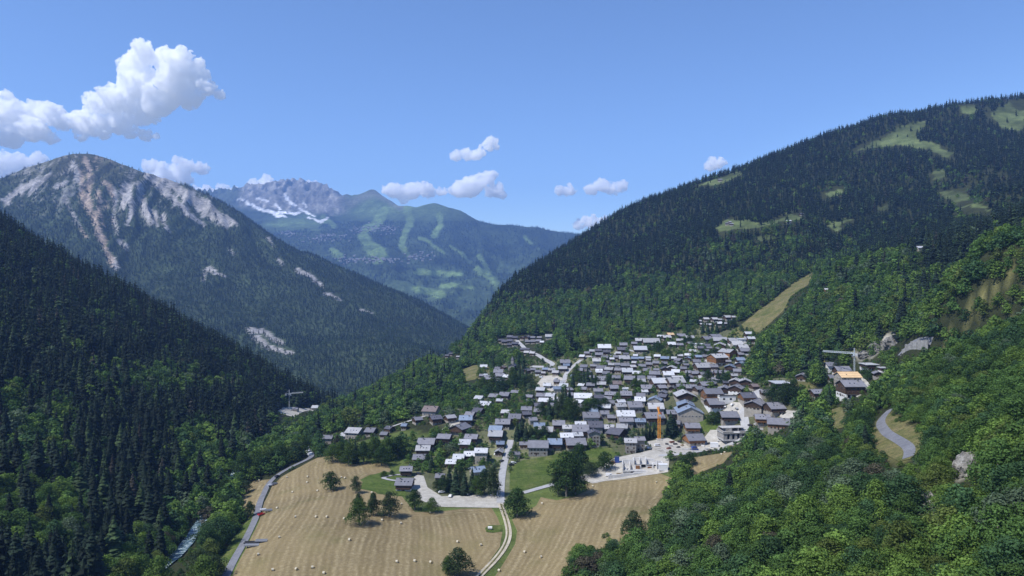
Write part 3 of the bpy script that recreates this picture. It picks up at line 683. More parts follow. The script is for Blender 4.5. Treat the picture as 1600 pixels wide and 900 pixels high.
def spruce_mesh(name, seed, tiers, per, segs=2):
    """unit spruce (height 1): drooping fans of needles in whorls"""
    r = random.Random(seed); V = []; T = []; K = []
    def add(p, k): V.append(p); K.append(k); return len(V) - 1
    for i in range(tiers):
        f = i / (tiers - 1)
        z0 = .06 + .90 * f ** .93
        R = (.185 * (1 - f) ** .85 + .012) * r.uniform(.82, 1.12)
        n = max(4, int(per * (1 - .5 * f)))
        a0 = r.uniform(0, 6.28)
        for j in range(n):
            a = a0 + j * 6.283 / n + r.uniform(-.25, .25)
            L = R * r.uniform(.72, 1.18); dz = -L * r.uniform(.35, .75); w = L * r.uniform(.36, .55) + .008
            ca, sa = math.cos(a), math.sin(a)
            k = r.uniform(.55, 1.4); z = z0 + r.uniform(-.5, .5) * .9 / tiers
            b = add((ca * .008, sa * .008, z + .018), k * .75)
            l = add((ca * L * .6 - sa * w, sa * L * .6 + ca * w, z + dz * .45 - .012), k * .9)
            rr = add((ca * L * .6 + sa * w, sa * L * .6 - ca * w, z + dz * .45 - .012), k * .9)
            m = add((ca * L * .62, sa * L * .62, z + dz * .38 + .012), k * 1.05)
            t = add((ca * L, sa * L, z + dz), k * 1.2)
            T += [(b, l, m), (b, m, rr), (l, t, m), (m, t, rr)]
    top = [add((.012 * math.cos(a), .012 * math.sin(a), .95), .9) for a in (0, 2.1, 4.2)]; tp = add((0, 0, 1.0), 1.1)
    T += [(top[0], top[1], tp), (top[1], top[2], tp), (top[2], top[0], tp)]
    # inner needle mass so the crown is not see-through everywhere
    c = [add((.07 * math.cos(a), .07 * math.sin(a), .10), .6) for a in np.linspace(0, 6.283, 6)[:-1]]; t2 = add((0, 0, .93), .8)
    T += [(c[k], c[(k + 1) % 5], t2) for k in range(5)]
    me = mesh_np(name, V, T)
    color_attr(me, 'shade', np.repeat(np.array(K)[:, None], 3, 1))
    me.materials.append(M_NEEDLE)
    return me

def broad_mesh(name, seed, lobes, leaves, size, tall=1.0, spread=.36):
    """unit broadleaf crown (height 1, base of crown near .12): clumps of small leaf faces"""
    r = np.random.default_rng(seed)
    L = []
    for i in range(lobes):
        f = (i + .5) / lobes
        z = .15 + .69 * f
        R = spread * (math.sin(math.pi * (0.27 + .69 * f ** .9)) ** .8)
        a = i * 2.399 + r.uniform(-.4, .4)
        q = R * (.35 + .65 * r.random() ** .6) * (.72 if f < .93 else .2)
        L.append((math.cos(a) * q, math.sin(a) * q, z + r.uniform(-.04, .04), (.115 + .09 * r.random()) * (.8 + .4 * (1 - f))))
    L.append((0, 0, .52, .2)); L.append((0, 0, .86, .12))
    V = []; Q = []; K = []
    for (cx, cy, cz, R) in L:
        n = int(leaves * (R / .16) ** 2)
        d = r.normal(size=(n, 3)); d /= np.linalg.norm(d, axis=1)[:, None]
        d[:, 2] = np.where(d[:, 2] < -.5, -d[:, 2] * .6, d[:, 2])
        rad = R * (.80 + .32 * r.random(n)) * (1 + .18 * np.sin(d[:, 0] * 7 + cx * 50) * np.sin(d[:, 1] * 6 + cy * 50))
        p = np.c_[d[:, 0] * rad + cx, d[:, 1] * rad + cy, d[:, 2] * rad * .86 * tall + cz]
        nn = d + r.normal(size=(n, 3)) * .42; nn /= np.linalg.norm(nn, axis=1)[:, None]
        t = np.cross(nn, r.normal(size=(n, 3))); t /= np.linalg.norm(t, axis=1)[:, None]
        b = np.cross(nn, t)
        s = size * (.65 + .7 * r.random(n))[:, None]; e = .75
        k0 = r.uniform(.82, 1.18)
        base = len(V)
        quad = np.stack([p - t * s, p - b * s * e, p + t * s, p + b * s * e], 1).reshape(-1, 3)
        V.extend(quad.tolist()); K.extend(np.repeat(k0 * r.uniform(.75, 1.28, n), 4).tolist())
        Q.extend((np.arange(n * 4).reshape(n, 4) + base).tolist())
    me = mesh_np(name, V, Q)
    color_attr(me, 'shade', np.repeat(np.array(K)[:, None], 3, 1))
    me.materials.append(M_LEAF)
    return me

def trunk_mesh(name, seed, h, r0, limbs, mat):
    """tapered trunk with limbs, unit tree scale"""
    r = random.Random(seed); V = []; T = []
    def tube(p0, p1, a, b, n=6):
        d = Vector(p1) - Vector(p0); x = d.orthogonal().normalized(); y = d.normalized().cross(x); i0 = len(V)
        for p, q in ((Vector(p0), a), (Vector(p1), b)):
            for k in range(n):
                c = 6.2832 * k / n; V.append(tuple(p + x * (math.cos(c) * q) + y * (math.sin(c) * q)))
        for k in range(n): T.append((i0 + k, i0 + (k + 1) % n, i0 + n + (k + 1) % n, i0 + n + k))
    m = (r.uniform(-.01, .01), r.uniform(-.01, .01), h * .5)
    tube((0, 0, -.05), m, r0, r0 * .7); tube(m, (0, 0, h), r0 * .7, r0 * .22)
    for k in range(limbs):
        z = h * (.35 + .5 * k / max(1, limbs)); a = k * 2.4 + r.uniform(-.4, .4); L = .2 * (1.2 - z)
        tube((0, 0, z), (math.cos(a) * L, math.sin(a) * L, z + L * .7), r0 * .38, r0 * .1, 4)
    me = mesh_np(name, V, T, True); me.materials.append(mat)
    return me

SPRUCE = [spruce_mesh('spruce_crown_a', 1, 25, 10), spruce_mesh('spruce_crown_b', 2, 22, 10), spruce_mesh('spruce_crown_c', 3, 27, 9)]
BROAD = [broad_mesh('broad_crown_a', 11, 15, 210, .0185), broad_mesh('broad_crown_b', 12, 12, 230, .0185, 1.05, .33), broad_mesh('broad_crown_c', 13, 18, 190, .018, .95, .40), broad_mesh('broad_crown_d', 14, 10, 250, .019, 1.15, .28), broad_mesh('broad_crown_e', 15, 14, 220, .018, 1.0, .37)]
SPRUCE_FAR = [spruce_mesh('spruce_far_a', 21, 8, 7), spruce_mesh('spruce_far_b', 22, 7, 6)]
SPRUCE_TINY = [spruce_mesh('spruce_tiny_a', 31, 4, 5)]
BROAD_FAR = [broad_mesh('broad_far_a', 31, 9, 34, .045), broad_mesh('broad_far_b', 32, 8, 36, .045, 1.05, .34), broad_mesh('broad_far_c', 33, 10, 30, .045, .95, .4)]
BROAD_TINY = [broad_mesh('broad_tiny_a', 41, 5, 9, .085), broad_mesh('broad_tiny_b', 42, 4, 10, .085, 1.0, .33)]
TR_SPRUCE = trunk_mesh('spruce_trunk', 5, .9, .016, 0, M_BARK); TR_BROAD = trunk_mesh('broad_trunk', 6, .68, .026, 6, M_BARK2)

# --- sites
def jitter_grid(x0, x1, y0, y1, s):
    x, y = np.meshgrid(np.arange(x0, x1, s), np.arange(y0, y1, s))
    x = x + rng.uniform(-.48, .48, x.shape) * s; y = y + rng.uniform(-.48, .48, y.shape) * s
    return x.ravel(), y.ravel()
def sites():
    out = []
    for (x0, x1, y0, y1, s) in ((-420, 420, 90, 620, 6.6), (-900, -150, 620, 1200, 6.4), (-150, 800, 620, 1250, 6.8), (-300, 1900, 1250, 2380, 8.6), (800, 1100, 620, 1250, 8)):
        x, y = jitter_grid(x0, x1, y0, y1, s)
        u = CX + x / y * F
        k = (u > -110) & (u < 1710)
        out.append(np.c_[x[k], y[k]])
    p = np.concatenate(out)
    return p[:, 0], p[:, 1]
sx, sy = sites()
sz = H(sx, sy)
su, sv = proj(sx, sy, sz)
n_lo = fbm(sx / 70, sy / 70, 3, 201) * 2; n_mid = fbm(sx / 25, sy / 25, 2, 202) * 2
xr = np.interp(sy, [r[1] for r in RIVER], [r[0] for r in RIVER])
left = sx < xr - 4
line_u = [640, 740, 800, 900, 1000, 1100, 1200, 1250, 1290, 1340, 1420, 1460, 1500, 1600, 1700]
line_v = [555, 500, 480, 462, 446, 446, 440, 426, 404, 394, 410, 440, 380, 345, 340]
mount = np.interp(su, line_u, line_v)
con = np.zeros(len(sx))
con[left] = .88
right_slope = (~left) & (sy < 560) & (sx > toe(sy) - 15)
con[right_slope] = .006
vb = (~left) & (~right_slope)
con[vb] = np.clip(.5 + (mount[vb] - sv[vb]) / 34 + 1.0 * n_lo[vb], .10, .95)
con[vb & (sy > 1250) & (sv < mount - 25)] = .93
# light-leaved groups on the left slope and along the stream
grp = lambda u, v, ru, rv: np.clip(1.3 - np.hypot((su - u) / ru, (sv - v) / rv), 0, 1)
mix = np.zeros(len(sx))
for a in ((225, 608, 100, 14), (60, 700, 55, 70), (310, 720, 38, 48), (300, 770, 45, 40), (95, 800, 60, 40), (330, 610, 60, 10), (20, 790, 30, 40), (350, 790, 45, 50), (250, 590, 60, 10), (70, 860, 70, 35), (15, 640, 20, 25)): mix = np.maximum(mix, grp(*a))
con = np.where(left, np.clip(con - mix * 1.0 + .25 * n_mid * (mix > 0), 0, .96), con)
near_river = np.abs(sx - xr) < 22
con = np.where(near_river & (sy < 640), .25, con)
con = np.where(right_slope & (sy < 330), 0, con)
right_low = (~left) & (sy < 620) & (sx > 60); con = np.where(right_low, np.minimum(con, .02), con)
low_left = (~left) & (sx < -90) & (sy < 640); con = np.where(low_left, .03, con)
con = np.where((sv > 330) & (su > 1440) & (sv < 470) & (su < 1600) & (sy > 600), np.where(sv < 430, .9, .3), con)
for a in ((1150, 400, 70, 34), (1235, 380, 40, 40), (1000, 430, 50, 16), (1500, 300, 40, 22), (1310, 300, 30, 14), (1545, 320, 60, 14), (1180, 440, 60, 16), (930, 470, 60, 12)):
    con = np.where(vb & (sy > 900), con - .95 * grp(*a) * np.clip(.6 + n_lo, 0, 1), con)
is_con = rng.random(len(sx)) < con
hgt = np.where(is_con, rng.uniform(11, 30, len(sx)) , rng.uniform(8.5, 17.5, len(sx)))
hgt *= 1 + .25 * n_mid
hgt[vb & (sy > 1200)] *= .82
hgt = np.where(right_slope & ~is_con, hgt * .93, hgt)
# thinning: fields, houses and everything the photograph shows open
dens = np.ones(len(sx))
dens[right_slope] = .95
spread_px = hgt * np.where(is_con, .13, .30) / sy * F
ok = rng.random(len(sx)) < dens
def clear_of(u, vb_, vt, w):
    far_ = sy > 1250; lone = np.random.default_rng(17).random(len(u))
    u = u + np.where(far_, 14 * fbm(sx / 60, sy / 60, 3, 211), 0); vb_ = vb_ + np.where(far_, 9 * fbm(sx / 60, sy / 60, 3, 212), 0); vt = vt + (vb_ - (sv - 1))
    r = np.zeros(len(u), bool)
    for fv in np.linspace(0, 1, 7):
        for fu in (-.8, 0, .8):
            a = np.clip((u + fu * w * (1 - .4 * fv)).astype(int), 0, 1599); b = np.clip((vb_ + (vt - vb_) * fv).astype(int), 0, 899)
            hit = KEEP[b, a] & ~(far_ & (lone < .06)) & ((fv < .62) | (sy < 1250)) & (u > -40) & (u < 1640) & ((vb_ + (vt - vb_) * fv) < 900)
            r |= hit
    return ~r
st = sv - hgt / sy * F
ok &= clear_of(su, sv - 1, st, spread_px)
ok &= ~(((sy < 560) & (sx > -135) | (sy < 620) & (sx > -55)) & (sx < toe(sy) + np.where(sy < 420, -14, 2)))                            # the open valley floor
ok &= np.abs(sx - xr) > 4
vil = inside(W_VIL, sx, sy)
ok &= (~vil) | (rng.random(len(sx)) < np.where(su < 800, .9, .5))
hgt = np.where(vil & ~is_con, hgt * .62, np.where(vil, hgt * .7, hgt))
open_hi = np.clip((240 - sv) / 100, 0, 1) * (sy > 1200)
ok &= rng.random(len(sx)) > open_hi * .45
ok &= rng.random(len(sx)) > np.clip(fbm(sx / 40, sy / 40, 3, 221) * 2 - .25, 0, .8) * (sy > 900)
ok &= rng.random(len(sx)) > np.where(inside([(1470, 290), (1560, 260), (1600, 300), (1600, 345), (1480, 360)], su, sv), .5, 0)
ok &= rng.random(len(sx)) > np.where(inside([(1440, 560), (1500, 440), (1600, 395), (1600, 470), (1520, 520)], su, sv) & (sy < 640), .38, 0)
bush_ok = (~ok) & (sy < 1000) & ~vil & ~((sy < 620) & (sx > -135) & (sx < toe(sy) + 2)) & (np.abs(sx - xr) > 5)
T = dict(x=sx[ok], y=sy[ok], z=sz[ok], h=hgt[ok], con=is_con[ok], u=su[ok], v=sv[ok], left=left[ok], rs=right_slope[ok], solo=np.zeros(ok.sum(), bool))

# trees that the photograph sets apart: foot (photo px), height px, s spruce / b broadleaf / w wide bush
SOLO = '''608,808,41,b,36 583,806,37,b,24 561,820,44,b,36 560,796,26,b,18 556,771,29,b,20 517,766,31,b,34 648,797,34,b,28 675,801,25,b,22 808,808,46,b,50 885,776,74,b,58 872,773,40,b,32 899,772,46,b,36 905,738,46,b,40 944,735,30,b,30 922,745,24,b,26 715,900,46,b,44 700,898,30,b,26 990,840,44,b,36
770,776,48,b,30 757,772,42,b,24 745,776,34,b,24 726,774,40,s,18 712,772,46,s,20 702,768,42,s,18 738,768,38,s,18 692,770,30,b,18 720,762,34,b,22 674,738,30,s,14 668,732,24,b,18 683,768,20,b,18
1300,575,24,s,12 1308,580,20,b,14 1048,680,38,s,24 1054,678,30,s,18 1010,688,28,s,10 1004,690,24,s,9 1016,686,26,s,10 1022,684,24,s,9 998,688,20,s,9 1113,662,20,b,24 1122,660,18,b,18
808,688,30,s,14 816,684,34,s,16 822,690,28,s,14 830,688,20,b,18 838,685,20,b,18 850,688,24,b,22 865,690,16,b,16 805,706,12,b,12
868,652,40,s,14 858,654,34,s,14 848,652,26,b,18 876,656,40,b,22 888,657,38,b,26 900,655,32,b,22 884,640,40,s,13 890,638,34,s,12 879,634,30,s,12 915,648,22,b,24 930,645,24,b,24 945,640,20,b,20 895,606,28,s,10 912,604,30,s,10 918,605,34,s,11 925,604,26,s,10 905,600,22,b,18 900,592,20,b,20 932,606,18,b,18 950,600,14,b,16 992,612,22,b,20 1000,610,18,b,18
800,600,28,b,18 812,602,34,s,12 822,604,30,s,12 805,606,24,b,20 818,608,22,b,22 785,612,24,b,26 770,610,26,b,26 755,610,22,b,22 765,596,8,b,10 810,580,30,s,10 818,584,34,s,10 770,578,22,s,10 828,606,22,b,20
1106,596,20,b,16 1122,598,22,s,12 1130,598,24,s,13 1136,602,20,b,16 1074,596,18,s,9 1210,628,30,b,34 1228,630,34,b,30 1240,628,36,b,28 1220,634,24,b,26 1296,640,40,s,14 1291,642,26,b,14 1270,582,28,s,13 1263,596,18,b,18 1352,588,16,b,18 1358,594,16,b,16 1300,602,12,b,12 1286,600,22,s,10
1022,548,16,s,8 1028,550,18,b,14 1034,552,14,b,14 1045,556,12,b,14 1077,536,14,b,12 1070,538,12,b,10 1098,520,20,s,8 1106,522,22,s,8 1113,522,22,s,8 1120,520,20,s,8 1130,516,18,s,8 1138,514,16,s,8 1146,512,16,b,12 1116,556,14,b,16 1108,560,12,b,14 1098,556,12,b,14 1060,560,10,b,12
545,728,38,b,24 532,724,34,b,26 520,722,30,b,26 555,724,40,s,14 568,724,36,b,26 585,722,40,b,30 605,720,38,b,30 622,716,36,b,28 596,728,34,b,30 1068,742,30,b,30 1058,748,28,b,26 1078,728,24,b,22 600,745,10,b,14 612,743,9,b,10
400,740,40,b,40 380,748,44,b,38 420,735,36,b,36 440,726,34,b,34 460,718,30,b,32 475,712,34,b,30 385,770,20,b,20 360,800,30,b,34 340,820,34,b,36 322,850,36,b,38 310,890,34,b,40 352,786,40,b,34 390,808,26,b,20 335,905,40,b,40'''
solo = [t.split(',') for t in SOLO.split()]
q = LAND.hit([float(t[0]) for t in solo], [float(t[1]) for t in solo])
# keep the scattered trees clear of those
SOL = []
for t, p in zip(solo, q):
    if np.isnan(p[0]): continue
    SOL.append((p[0], p[1], p[2], float(t[2]) * p[1] / F * 1.02, t[3] == 's', float(t[0]), float(t[1]), float(t[4]) * p[1] / F))
SA = np.array([s[:2] for s in SOL])
d = np.min(np.hypot(T['x'][:, None] - SA[None, :, 0], T['y'][:, None] - SA[None, :, 1]), 1)
k = d > 4.5
for n_ in T: T[n_] = T[n_][k]
rs_n = len(T['x'])

def tint_of(x, y, con, left, rs, r):
    a = r.random(); b = fbm(np.array([x / 45]), np.array([y / 45]), 2, 301)[0] * 2
    j = r.uniform(.62, 1.45) if con else r.uniform(.78, 1.25)
    if con:
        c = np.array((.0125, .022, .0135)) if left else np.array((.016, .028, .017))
        if a < .02: c = np.array((.045, .042, .034))           # dying grey-brown
        elif a < .13: c = np.array((.034, .056, .022))          # larch
    else:
        g = a + .35 * b
        if g < .05: c = np.array((.095, .135, .078))            # grey-green
        elif g < .30: c = np.array((.046, .092, .036))
        elif g < .70: c = np.array((.072, .132, .034))
        elif g < .985: c = np.array((.112, .180, .038))
        else: c = np.array((.10, .135, .034))
        if r.random() < .012: c = np.array((.085, .078, .052))
    return c * j
rt = np.random.default_rng(99)
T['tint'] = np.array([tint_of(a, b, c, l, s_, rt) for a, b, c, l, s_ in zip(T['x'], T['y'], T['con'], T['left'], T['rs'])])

# --- forests past the 300 largest of a kind: points that carry a whole tree each
def forest(name, x, y, z, h, tint, wid, protos, sd, mat=None):
    n = len(x)
    me = bpy.data.meshes.new(name)
    me.vertices.add(n); me.vertices.foreach_set('co', np.c_[x, y, z - .3].astype(np.float32).ravel())
    r = np.random.default_rng(sd)
    for nm, typ, val in (('rotz', 'FLOAT', r.uniform(0, 6.28, n)), ('pick', 'INT', r.integers(0, len(protos), n)), ('height', 'FLOAT', h), ('wide', 'FLOAT', wid)):
        a = me.attributes.new(nm, typ, 'POINT'); a.data.foreach_set('value', np.asarray(val, np.int32 if typ == 'INT' else np.float32))
    color_attr(me, 'tint', tint)
    o = link(name, me)
    ng = bpy.data.node_groups.new(name + '_nodes', 'GeometryNodeTree')
    ng.interface.new_socket('Geometry', in_out='INPUT', socket_type='NodeSocketGeometry')
    ng.interface.new_socket('Geometry', in_out='OUTPUT', socket_type='NodeSocketGeometry')
    A = ng.nodes.new; L = ng.links.new
    gi = A('NodeGroupInput'); go = A('NodeGroupOutput')
    def na(nm, t):
        q = A('GeometryNodeInputNamedAttribute'); q.data_type = t; q.inputs[0].default_value = nm
        return next(s for s in q.outputs if s.enabled and s.name == 'Attribute')
    rot = A('ShaderNodeCombineXYZ'); L(na('rotz', 'FLOAT'), rot.inputs[2])
    sc = A('ShaderNodeCombineXYZ'); L(na('wide', 'FLOAT'), sc.inputs[0]); L(na('wide', 'FLOAT'), sc.inputs[1]); L(na('height', 'FLOAT'), sc.inputs[2])
    jn = A('GeometryNodeJoinGeometry'); L(jn.outputs[0], go.inputs[0])
    for i, pr in enumerate(protos):
        src = bpy.data.objects.new(pr.name, pr)
        oi = A('GeometryNodeObjectInfo'); oi.inputs[0].default_value = src
        cmp_ = A('FunctionNodeCompare'); cmp_.data_type = 'INT'; cmp_.operation = 'EQUAL'
        ii = [s for s in cmp_.inputs if s.enabled]
        L(na('pick', 'INT'), ii[0]); ii[1].default_value = i
        ip = A('GeometryNodeInstanceOnPoints')
        L(gi.outputs[0], ip.inputs['Points']); L(cmp_.outputs[0], ip.inputs['Selection']); L(oi.outputs['Geometry'], ip.inputs['Instance'])
        L(rot.outputs[0], ip.inputs['Rotation']); L(sc.outputs[0], ip.inputs['Scale'])
        L(ip.outputs[0], jn.inputs[0])
    md = o.modifiers.new('forest', 'NODES'); md.node_group = ng
    return tag(o, kind='stuff')

inframe = (T['u'] > 4) & (T['u'] < 1596) & (T['v'] - T['h'] / T['y'] * F * .5 < 898)
size_px = T['h'] / T['y'] * F
single = np.zeros(rs_n, bool)
n_solo_b = sum(1 for s in SOL if not s[4]); n_solo_s = len(SOL) - n_solo_b
for kind, quota in ((True, 300 - n_solo_s), (False, 300 - n_solo_b)):
    c = np.where((T['con'] == kind) & inframe)[0]
    single[c[np.argsort(-size_px[c])[:max(0, quota)]]] = True
rest = ~single
wv = np.random.default_rng(5).uniform(.85, 1.25, rs_n) * np.where(T['con'], np.random.default_rng(6).uniform(.75, 1.35, rs_n), 1.1)
for nm, con_, a, b, pr, k in (('spruce_forest', True, 0, 1250, SPRUCE_FAR, 1.15), ('spruce_forest', True, 1250, 9999, SPRUCE_TINY, 1.35), ('broadleaf_forest', False, 0, 420, BROAD, 1.15),
                           ('broadleaf_forest', False, 420, 1250, BROAD_FAR, 1.15), ('broadleaf_forest', False, 1250, 9999, BROAD_TINY, 1.2)):
    m = rest & (T['con'] == con_) & (T['y'] >= a) & (T['y'] < b)
    if m.sum(): forest(nm, T['x'][m], T['y'][m], T['z'][m], T['h'][m], T['tint'][m], T['h'][m] * wv[m] * k, pr, int(a) + con_)
bx_ = np.concatenate([sx[bush_ok] + rng.uniform(-3, 3, bush_ok.sum()) for _ in range(3)]); by_ = np.concatenate([sy[bush_ok] + rng.uniform(-3, 3, bush_ok.sum()) for _ in range(3)])
k = rng.random(len(bx_)) < .75
for yd in YARDS + [HAY_A, HAY_B, HAY_C, HAY_D, MEADOW_A, MEADOW_B, LAWN_A, LAWN_B, BANK, PISTE]: k &= ~inside(wpoly(yd), bx_, by_)
rp_ = np.concatenate([q for q in ROADQ.values()])
k &= np.min(np.hypot(bx_[:, None] - rp_[None, :, 0], by_[:, None] - rp_[None, :, 1]), 1) > 5.5
for yd in DRY: k &= ~(inside(wpoly(yd), bx_, by_) & (rng.random(len(bx_)) < .88))
bx_, by_ = bx_[k], by_[k]
hh = rng.uniform(1.2, 3.4, len(bx_)); bt = np.array([tint_of(a, b, False, False, False, rt) for a, b in zip(bx_, by_)]) * .9
forest('undergrowth', bx_, by_, H(bx_, by_), hh, bt, hh * rng.uniform(1.1, 1.9, len(hh)), BROAD_FAR, 91)
print('trees', rs_n, 'spruce', int(T['con'].sum()), 'rest', int(rest.sum()), 'solo', len(SOL))

# forest on the mountain across the gorge
px_, py_ = jitter_grid(-3350, 420, 1700, 4020, 12.5)
pu = CX + px_ / py_ * F
k = (pu > -60) & (pu < 800)
px_, py_ = px_[k], py_[k]; pz_ = PEAK.h(px_, py_)
uu, vv = proj(px_, py_, pz_)
ri = PEAK_ROCK[np.clip(((py_ - PEAK.y0) / PEAK.s).astype(int), 0, PEAK.ny - 1), np.clip(((px_ - PEAK.x0) / PEAK.s).astype(int), 0, PEAK.nx - 1)]
pn = fbm(px_ / 150, py_ / 150, 4, 401) * 2
gx = (PEAK.h(px_, py_ + 12) - PEAK.h(px_, py_ - 12)) / 24
k = (ri < .18) & (rng.random(len(px_)) < np.clip((vv - 235) / 90, .10, 1) * np.clip(.86 + pn * .55, .1, 1)) & (vv < 660)
px_, py_, pz_, vv, pn = px_[k], py_[k], pz_[k], vv[k], pn[k]
cb = rng.random(len(px_)) < np.clip(.6 + pn * .9 - (vv - 480) / 400, .1, .95)
for con_ in (True, False):
    m = cb == con_; n = int(m.sum())
    hh = rng.uniform(11, 21, n) if con_ else rng.uniform(8, 13, n)
    t = np.array((.020, .034, .020) if con_ else (.046, .072, .034))[None] * rng.uniform(.7, 1.35, (n, 1))
    forest('distant_spruce_forest' if con_ else 'distant_broadleaf_forest', px_[m], py_[m], pz_[m], hh, t, hh * rng.uniform(1.1, 1.7, n), SPRUCE_TINY if con_ else BROAD_TINY, 60 + con_)

# scattered tree clumps on the ski mountains
fx_, fy_ = jitter_grid(-4300, 1100, 5300, 10300, 36)
fz_ = FAR.h(fx_, fy_); fu, fv = proj(fx_, fy_, fz_)
fo = FAR_OPEN[np.clip(((fy_ - FAR.y0) / FAR.s).astype(int), 0, FAR.ny - 1), np.clip(((fx_ - FAR.x0) / FAR.s).astype(int), 0, FAR.nx - 1)]
k = (~fo) & (fv > 346) & (fu > 330) & (fu < 920) & (fv < 520) & (rng.random(len(fx_)) < np.clip(.6 + fbm(fx_ / 300, fy_ / 300, 3, 411) * 1.6, .1, .95))
fx_, fy_, fz_ = fx_[k], fy_[k], fz_[k]; n = len(fx_); hh = rng.uniform(16, 30, n)
forest('distant_spruce_forest', fx_, fy_, fz_, hh, np.array((.020, .034, .020))[None] * rng.uniform(.6, 1.5, (n, 1)), hh * rng.uniform(1.6, 3.0, n), SPRUCE_TINY, 77)

# --- single trees
def words_at(u, v, con):
    if u < 480 and v > 560:
        if u > 300 and v > 700: return 'between the lane and the stream' + (', low down' if v > 800 else '')
        c = 'leftmost' if u < 60 else 'left' if u < 120 else 'middle' if u < 190 else 'right'
        r = 'bottom' if v > 850 else 'low' if v > 780 else 'half height' if v > 700 else 'high'
        return 'on the dark left slope, %s, %s part' % (r, c)
    if v > 640 and u > 880:
        c = 'beside the hay field' if u < 1000 else 'right of the hay fields' if u < 1120 else 'mid near slope' if u < 1280 else 'below the winding road' if u < 1440 else 'at the right edge'
        r = 'bottom edge' if v > 860 else 'lower' if v > 790 else 'middle height' if v > 720 else 'upper'
        return c + ', ' + r
    if u > 1180: return 'on the slope above the winding road, ' + ('left' if u < 1380 else 'right')
    if u < 650: return 'in the wood left of the chalets'
    return 'among the village roofs'
def tone_word(t, con):
    s = t.sum(); 
    if t[0] > t[1] * .88: return 'greyish brown'
    if t[2] > t[1] * .6 and not con: return 'grey green'
    lo, hi = (.045, .065) if con else (.16, .22)
    return 'dark green' if s < lo else 'mid green' if s < hi else 'bright green'

crown_cache = {}
def make_tree(x, y, z, h, con, tint, wide, label, group, seed):
    o = bpy.data.objects.new('spruce_tree' if con else 'broadleaf_tree', None); COL.objects.link(o)
    o.location = (x, y, z - .2); o.rotation_euler = (0, 0, (seed * 2.399) % 6.28); o.scale = (wide, wide, h)
    o.empty_display_size = .5
    pr = SPRUCE if con else BROAD
    c = bpy.data.objects.new('crown', pr[seed % len(pr)]); COL.objects.link(c); c.parent = o
    c['tint'] = [float(v) for v in tint]
    t = bpy.data.objects.new('trunk', TR_SPRUCE if con else TR_BROAD); COL.objects.link(t); t.parent = o
    tag(o, label, 'spruce' if con else 'tree', group)
    return o
idx = np.where(single)[0]
ORD = ['first', 'second', 'third', 'fourth', 'fifth', 'sixth', 'seventh', 'eighth', 'ninth', 'tenth', 'eleventh', 'twelfth', 'thirteenth', 'fourteenth', 'fifteenth', 'sixteenth', 'seventeenth', 'eighteenth', 'nineteenth', 'twentieth']
tl = {}
for i in idx:
    con_ = bool(T['con'][i])
    tl.setdefault('%s %s %s' % (tone_word(T['tint'][i], con_), 'spruce' if con_ else 'leafy tree', words_at(T['u'][i], T['v'][i], con_)), []).append(i)
tree_label = {}
for lab, L_ in tl.items():
    L_.sort(key=lambda i: T['u'][i])
    for k, i in enumerate(L_): tree_label[i] = lab if len(L_) == 1 else lab + ', %s from left' % (ORD[k] if k < 20 else 'twenty ' + ORD[k - 20] if k < 39 else 'last')
for s, i in enumerate(idx):
    con_ = bool(T['con'][i]); lab = tree_label[i]
    make_tree(T['x'][i], T['y'][i], T['z'][i], T['h'][i], con_, T['tint'][i], T['h'][i] * wv[i] * (1.05 if con_ else 1.12), lab, 'spruces of the forests' if con_ else 'leafy trees of the woods', s)
# ------------------------------------------------------------------ solitary trees
ORD_ = ['first', 'second', 'third', 'fourth', 'fifth', 'sixth', 'seventh', 'eighth', 'ninth', 'tenth', 'eleventh', 'twelfth', 'thirteenth', 'fourteenth', 'fifteenth', 'sixteenth', 'seventeenth', 'eighteenth', 'nineteenth', 'twentieth']
def ordinal(k): return ORD[k] if k < 20 else 'twenty ' + ORD[k - 20] if k < 29 else 'thirtieth' if k == 29 else 'thirty ' + ORD[k - 30]
def tree_zone(u, v):
    if u < 480 and v > 700: return 'beside the grey lane above the stream'
    if 500 < u < 640 and v > 760 and v < 830: return 'standing in the left hay field'
    if u < 620 and v <= 760: return 'along the left hay field top'
    if 615 <= u < 668 and v > 735 or (640 <= u < 690 and v > 785): return 'by the left road end'
    if 665 <= u < 785 and v > 720: return 'behind the parking strip'
    if 690 < u < 730 and v > 880: return 'alone at the bottom edge of the hay field'
    if u > 785 and u < 990 and v > 715: return 'beside the green meadow'
    if u > 985 and v > 715: return 'at the right end of the hay fields'
    if u > 985 and v > 655 and u < 1100: return 'around the orange tower crane'
    if u > 1190 and v > 560: return 'between bypass road and grey crane'
    if u > 1090 and v > 640: return 'on the lawn above the concrete shell'
    if v < 530 and u > 1050: return 'below the ski run estate'
    if u > 1000 and v < 575: return 'on the upper grassy gap'
    if u > 1060: return 'by the right hand street'
    if u < 830 and v < 625: return 'around the upper left clearing'
    if u < 845 and v > 660: return 'along the main street'
    if v > 630: return 'in the tall clump in mid village'
    return 'in the upper middle gardens'
zc = {}
for s in SOL:
    lab0 = ('spruce' if s[4] else 'wide bushy tree' if s[7] > s[3] else 'leafy tree', tree_zone(s[5], s[6]))
    zc.setdefault(lab0, []).append(s)
k = 0
for (kn, zn), L_ in zc.items():
    L_.sort(key=lambda s: s[5])
    for i, s in enumerate(L_):
        con_ = s[4]
        tint = np.array((.021, .038, .019)) * rt.uniform(.85, 1.25) if con_ else np.array([(.030, .060, .020), (.036, .070, .019), (.055, .095, .02), (.045, .070, .028)][rt.integers(0, 4)]) * rt.uniform(.85, 1.15)
        lab = '%s %s %s' % (tone_word(tint, con_), kn, zn)
        if len(L_) > 1: lab += ', %s from left' % ordinal(i)
        make_tree(s[0], s[1], s[2], s[3], con_, tint, s[7] / (.72 if not con_ else .37), lab, 'trees standing alone or in small clumps', k)
        k += 1

